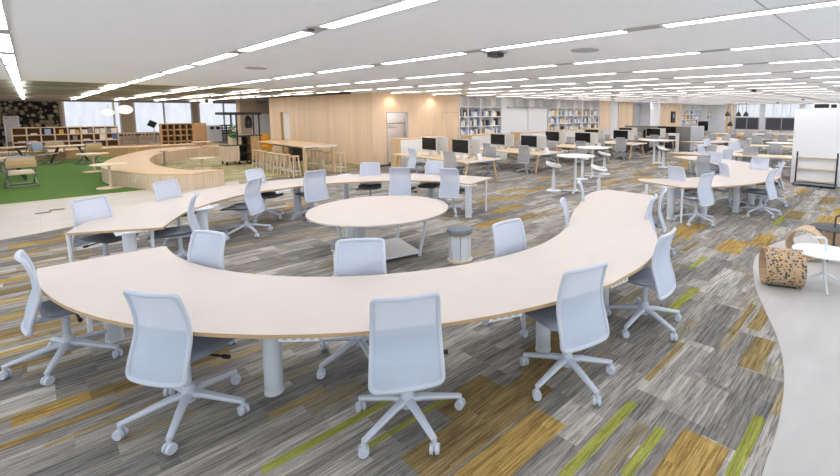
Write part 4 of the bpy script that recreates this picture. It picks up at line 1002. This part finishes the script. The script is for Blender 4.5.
for px in (237, 259.6):
    x = kz(px, 130)[0]-X0
    for y in (.02, .74): f.span(x-.025, x+.025, y-.025, y+.025, .83, 2.1)
f.build('post', 'black_metal', t, smooth=False)
MB().span(kz(223, 0)[0]-X0, kz(260.5, 0)[0]-X0, -.2, .95, 2.08, 2.19).build('roof', 'black', t, smooth=False)
for x in (xa-X0+.06, xb-X0, xc-X0, xd-X0-.06):
    for y in (.08, .68): MB().cyl((x-.02, y, .07), (x+.02, y, .07), .07, n=14).cyl((x, y, .07), (x, y, .16), .02, n=8).build('caster', 'black', t)
mb = MB(); random.seed(4)
px_, pz = kz(231.5, 129)
tp = thing('hanging_plant', 'small green plant hanging at the left post of the cart kiosk', 'plant', (px_, 20.25, pz))
for k in range(46):
    a = random.uniform(0, 2*PI); r = random.uniform(.02, .14); z = random.uniform(-.35, .2); mb.sphere((r*math.cos(a), r*math.sin(a), z), .05, (1, 1, .5), 3)
mb.build('foliage', 'green_leaf', tp); MB().lathe([(.05, -.05), (.09, .06)], 12).build('pot', 'honey_wood', tp); MB().cyl((0, 0, .05), (0, 0, 2.08-pz), .008).build('cord', 'black', tp)
x, z = kz(251, 121); tl = thing('pendant_lamp', 'black pendant lamp hanging under the roof of the cart kiosk', 'pendant lamp', (x, 20.75, z)); MB().lathe([(.13, -.3), (.15, -.1), (.13, .12), (.04, .22)], 18).build('lamp_shade', 'black', tl); MB().cyl((0, 0, .2), (0, 0, 2.08-z), .012).build('cord', 'black', tl)
# things beyond the cart
t = thing('beige_pillar', 'beige pillar behind the cart kiosk at rear left', 'pillar', (0, 33, 0)); x0, _ = onY(240, 110, 33); x1, _ = onY(257, 110, 33); struct_o = MB().span(x0, x1, 0, .8, 0, 3.02); struct_o.build('shaft', 'column_beige', t, smooth=False)
t = thing('white_board', 'white board standing behind the cart kiosk beside the wooden wall', 'whiteboard', (0, 31.6, 0)); x0, _ = onY(252, 120, 31.6); x1, _ = onY(270, 120, 31.6); MB().span(x0, x1, 0, .06, .1, onY(260, 114, 31.6)[1]).build('board', 'white', t, smooth=False); MB().span(x0, x0+.1, -.3, .3, 0, .1).span(x1-.1, x1, -.3, .3, 0, .1).build('foot', 'light_grey', t, smooth=False)
xs, zs_ = onY(262, 136, 24.); t = thing('armchair', 'mustard orange armchair between the cart kiosk and the wooden wall', 'armchair', (xs, 24., 0.003)); t.scale = (.72, .72, .9)
MB().box((0, 0, .42), (1.0, .8, .28), bevel if False else 0).build('seat', 'orange', t, bevel=.06); MB().box((0, .38, .82), (1.25, .2, .75), rot=Matrix.Rotation(-.2, 3, 'X')).build('backrest', 'orange', t, bevel=.07)
for s_ in (-1, 1): MB().box((s_*.56, .05, .62), (.16, .75, .35), rot=Matrix.Rotation(s_*.35, 3, 'Y')).build('arm', 'orange', t, bevel=.05)
for sx in (-.4, .4):
    for sy in (-.3, .3): MB().cyl((sx, sy, .006), (sx, sy, .3), .03, n=8).build('leg', 'oak_upright', t)
t = thing('white_cabinet', 'pale cabinet with two square holes behind the curved bench', 'cabinet', (0, 38, 0)); x0, z0 = onY(206.5, 125.5, 38); x1, _ = onY(221.5, 125.5, 38); MB().span(x0, x1, 0, .5, 0, z0).build('body', 'column_beige' if False else 'white', t, smooth=False)
f = MB()
for px in (212, 218): x, z = onY(px, 128, 38); f.span(x-.12, x+.12, -.008, 0, z-.1, z+.1)
f.build('hole', 'black', t, smooth=False)
t = thing('grid_rack', 'dark grid rack beside the pale cabinet at the rear windows', 'rack', (0, 38.2, 0)); x0, z0 = onY(222, 125.5, 38.2); x1, z1 = onY(232.5, 133, 38.2); f = MB()
for k in range(4): z = z1+(z0-z1)*k/3; f.span(x0, x1, 0, .4, z-.05, z+.05)
f.build('shelf', 'dark_grey', t, smooth=False); f = MB()
for x in (x0+.04, (x0+x1)/2, x1-.04): f.span(x-.03, x+.03, .15, .25, 0, z0)
f.build('upright', 'dark_grey', t, smooth=False)
t = thing('exit_sign', 'small white emergency sign hanging from the rear ceiling', 'sign', (0, 30, 0)); x, z = onY(206.5, 101, 30); MB().box((x, 0, z), (.6, .06, .3)).build('panel', 'lamp_soft', t, smooth=False); MB().cyl((x, 0, z+.15), (x, 0, 3.02), .015).build('rod', 'light_grey', t); MB().box((x, -.032, z), (.16, .004, .2)).build('pictogram', 'green_leaf', t, smooth=False)
# floor vents in the stone path
for px, py, lab in ((43.3, 213, 'slim dark floor slot in the stone path at left, nearer one'), (56.8, 209.8, 'slim dark floor slot in the stone path at left, farther one')):
    x, y = at(px, py); t = thing('floor_slot', lab, 'vent', (x, y, 0.003), 0, 'floor slots'); MB().span(-.13, .13, -.075, .075, 0, .003).build('frame', 'steel', t, smooth=False); MB().span(-.12, .12, -.06, .06, .003, .004).build('slot', 'dark_grey', t, smooth=False)

# ------------------------------------------------------------------ light
for k, x in enumerate((10.01, 12.09)):
    t = thing('downlight', 'warm round downlight washing the wooden wall, %s of two' % ('left' if k == 0 else 'right'), 'ceiling light', (x, WY-.28, CEIL)); MB().lathe([(.09, 0), (.09, -.01), (.07, -.012)], 18).build('rim', 'white', t); MB().lathe([(.065, -.011), (.065, -.014)], 18).build('lens', 'downlight', t)
    L_ = bpy.data.lights.new('downlight_lamp', 'SPOT'); L_.energy = 14; L_.color = (1, .86, .66); L_.spot_size = 1.9; L_.spot_blend = .8; L_.shadow_soft_size = .06
    lo = bpy.data.objects.new('downlight_lamp', L_); COL.objects.link(lo); lo.parent = t; lo.location = (0, .0, -.06); lo.rotation_euler = (.35, 0, 0)
w = bpy.data.worlds.new('world'); sc.world = w; w.use_nodes = True
bg = w.node_tree.nodes['Background']; bg.inputs[0].default_value = (.90, .955, 1., 1); bg.inputs[1].default_value = 1.3
sc.view_settings.view_transform = 'Standard'; sc.view_settings.look = 'None'; sc.view_settings.gamma = 1; sc.view_settings.exposure = .18
sc.view_settings.use_curve_mapping = False
sc.cycles.use_denoising = True
sc.cycles.max_bounces = 8; sc.cycles.diffuse_bounces = 6; sc.cycles.glossy_bounces = 2; sc.cycles.transparent_max_bounces = 12; sc.cycles.caustics_reflective = False; sc.cycles.caustics_refractive = False
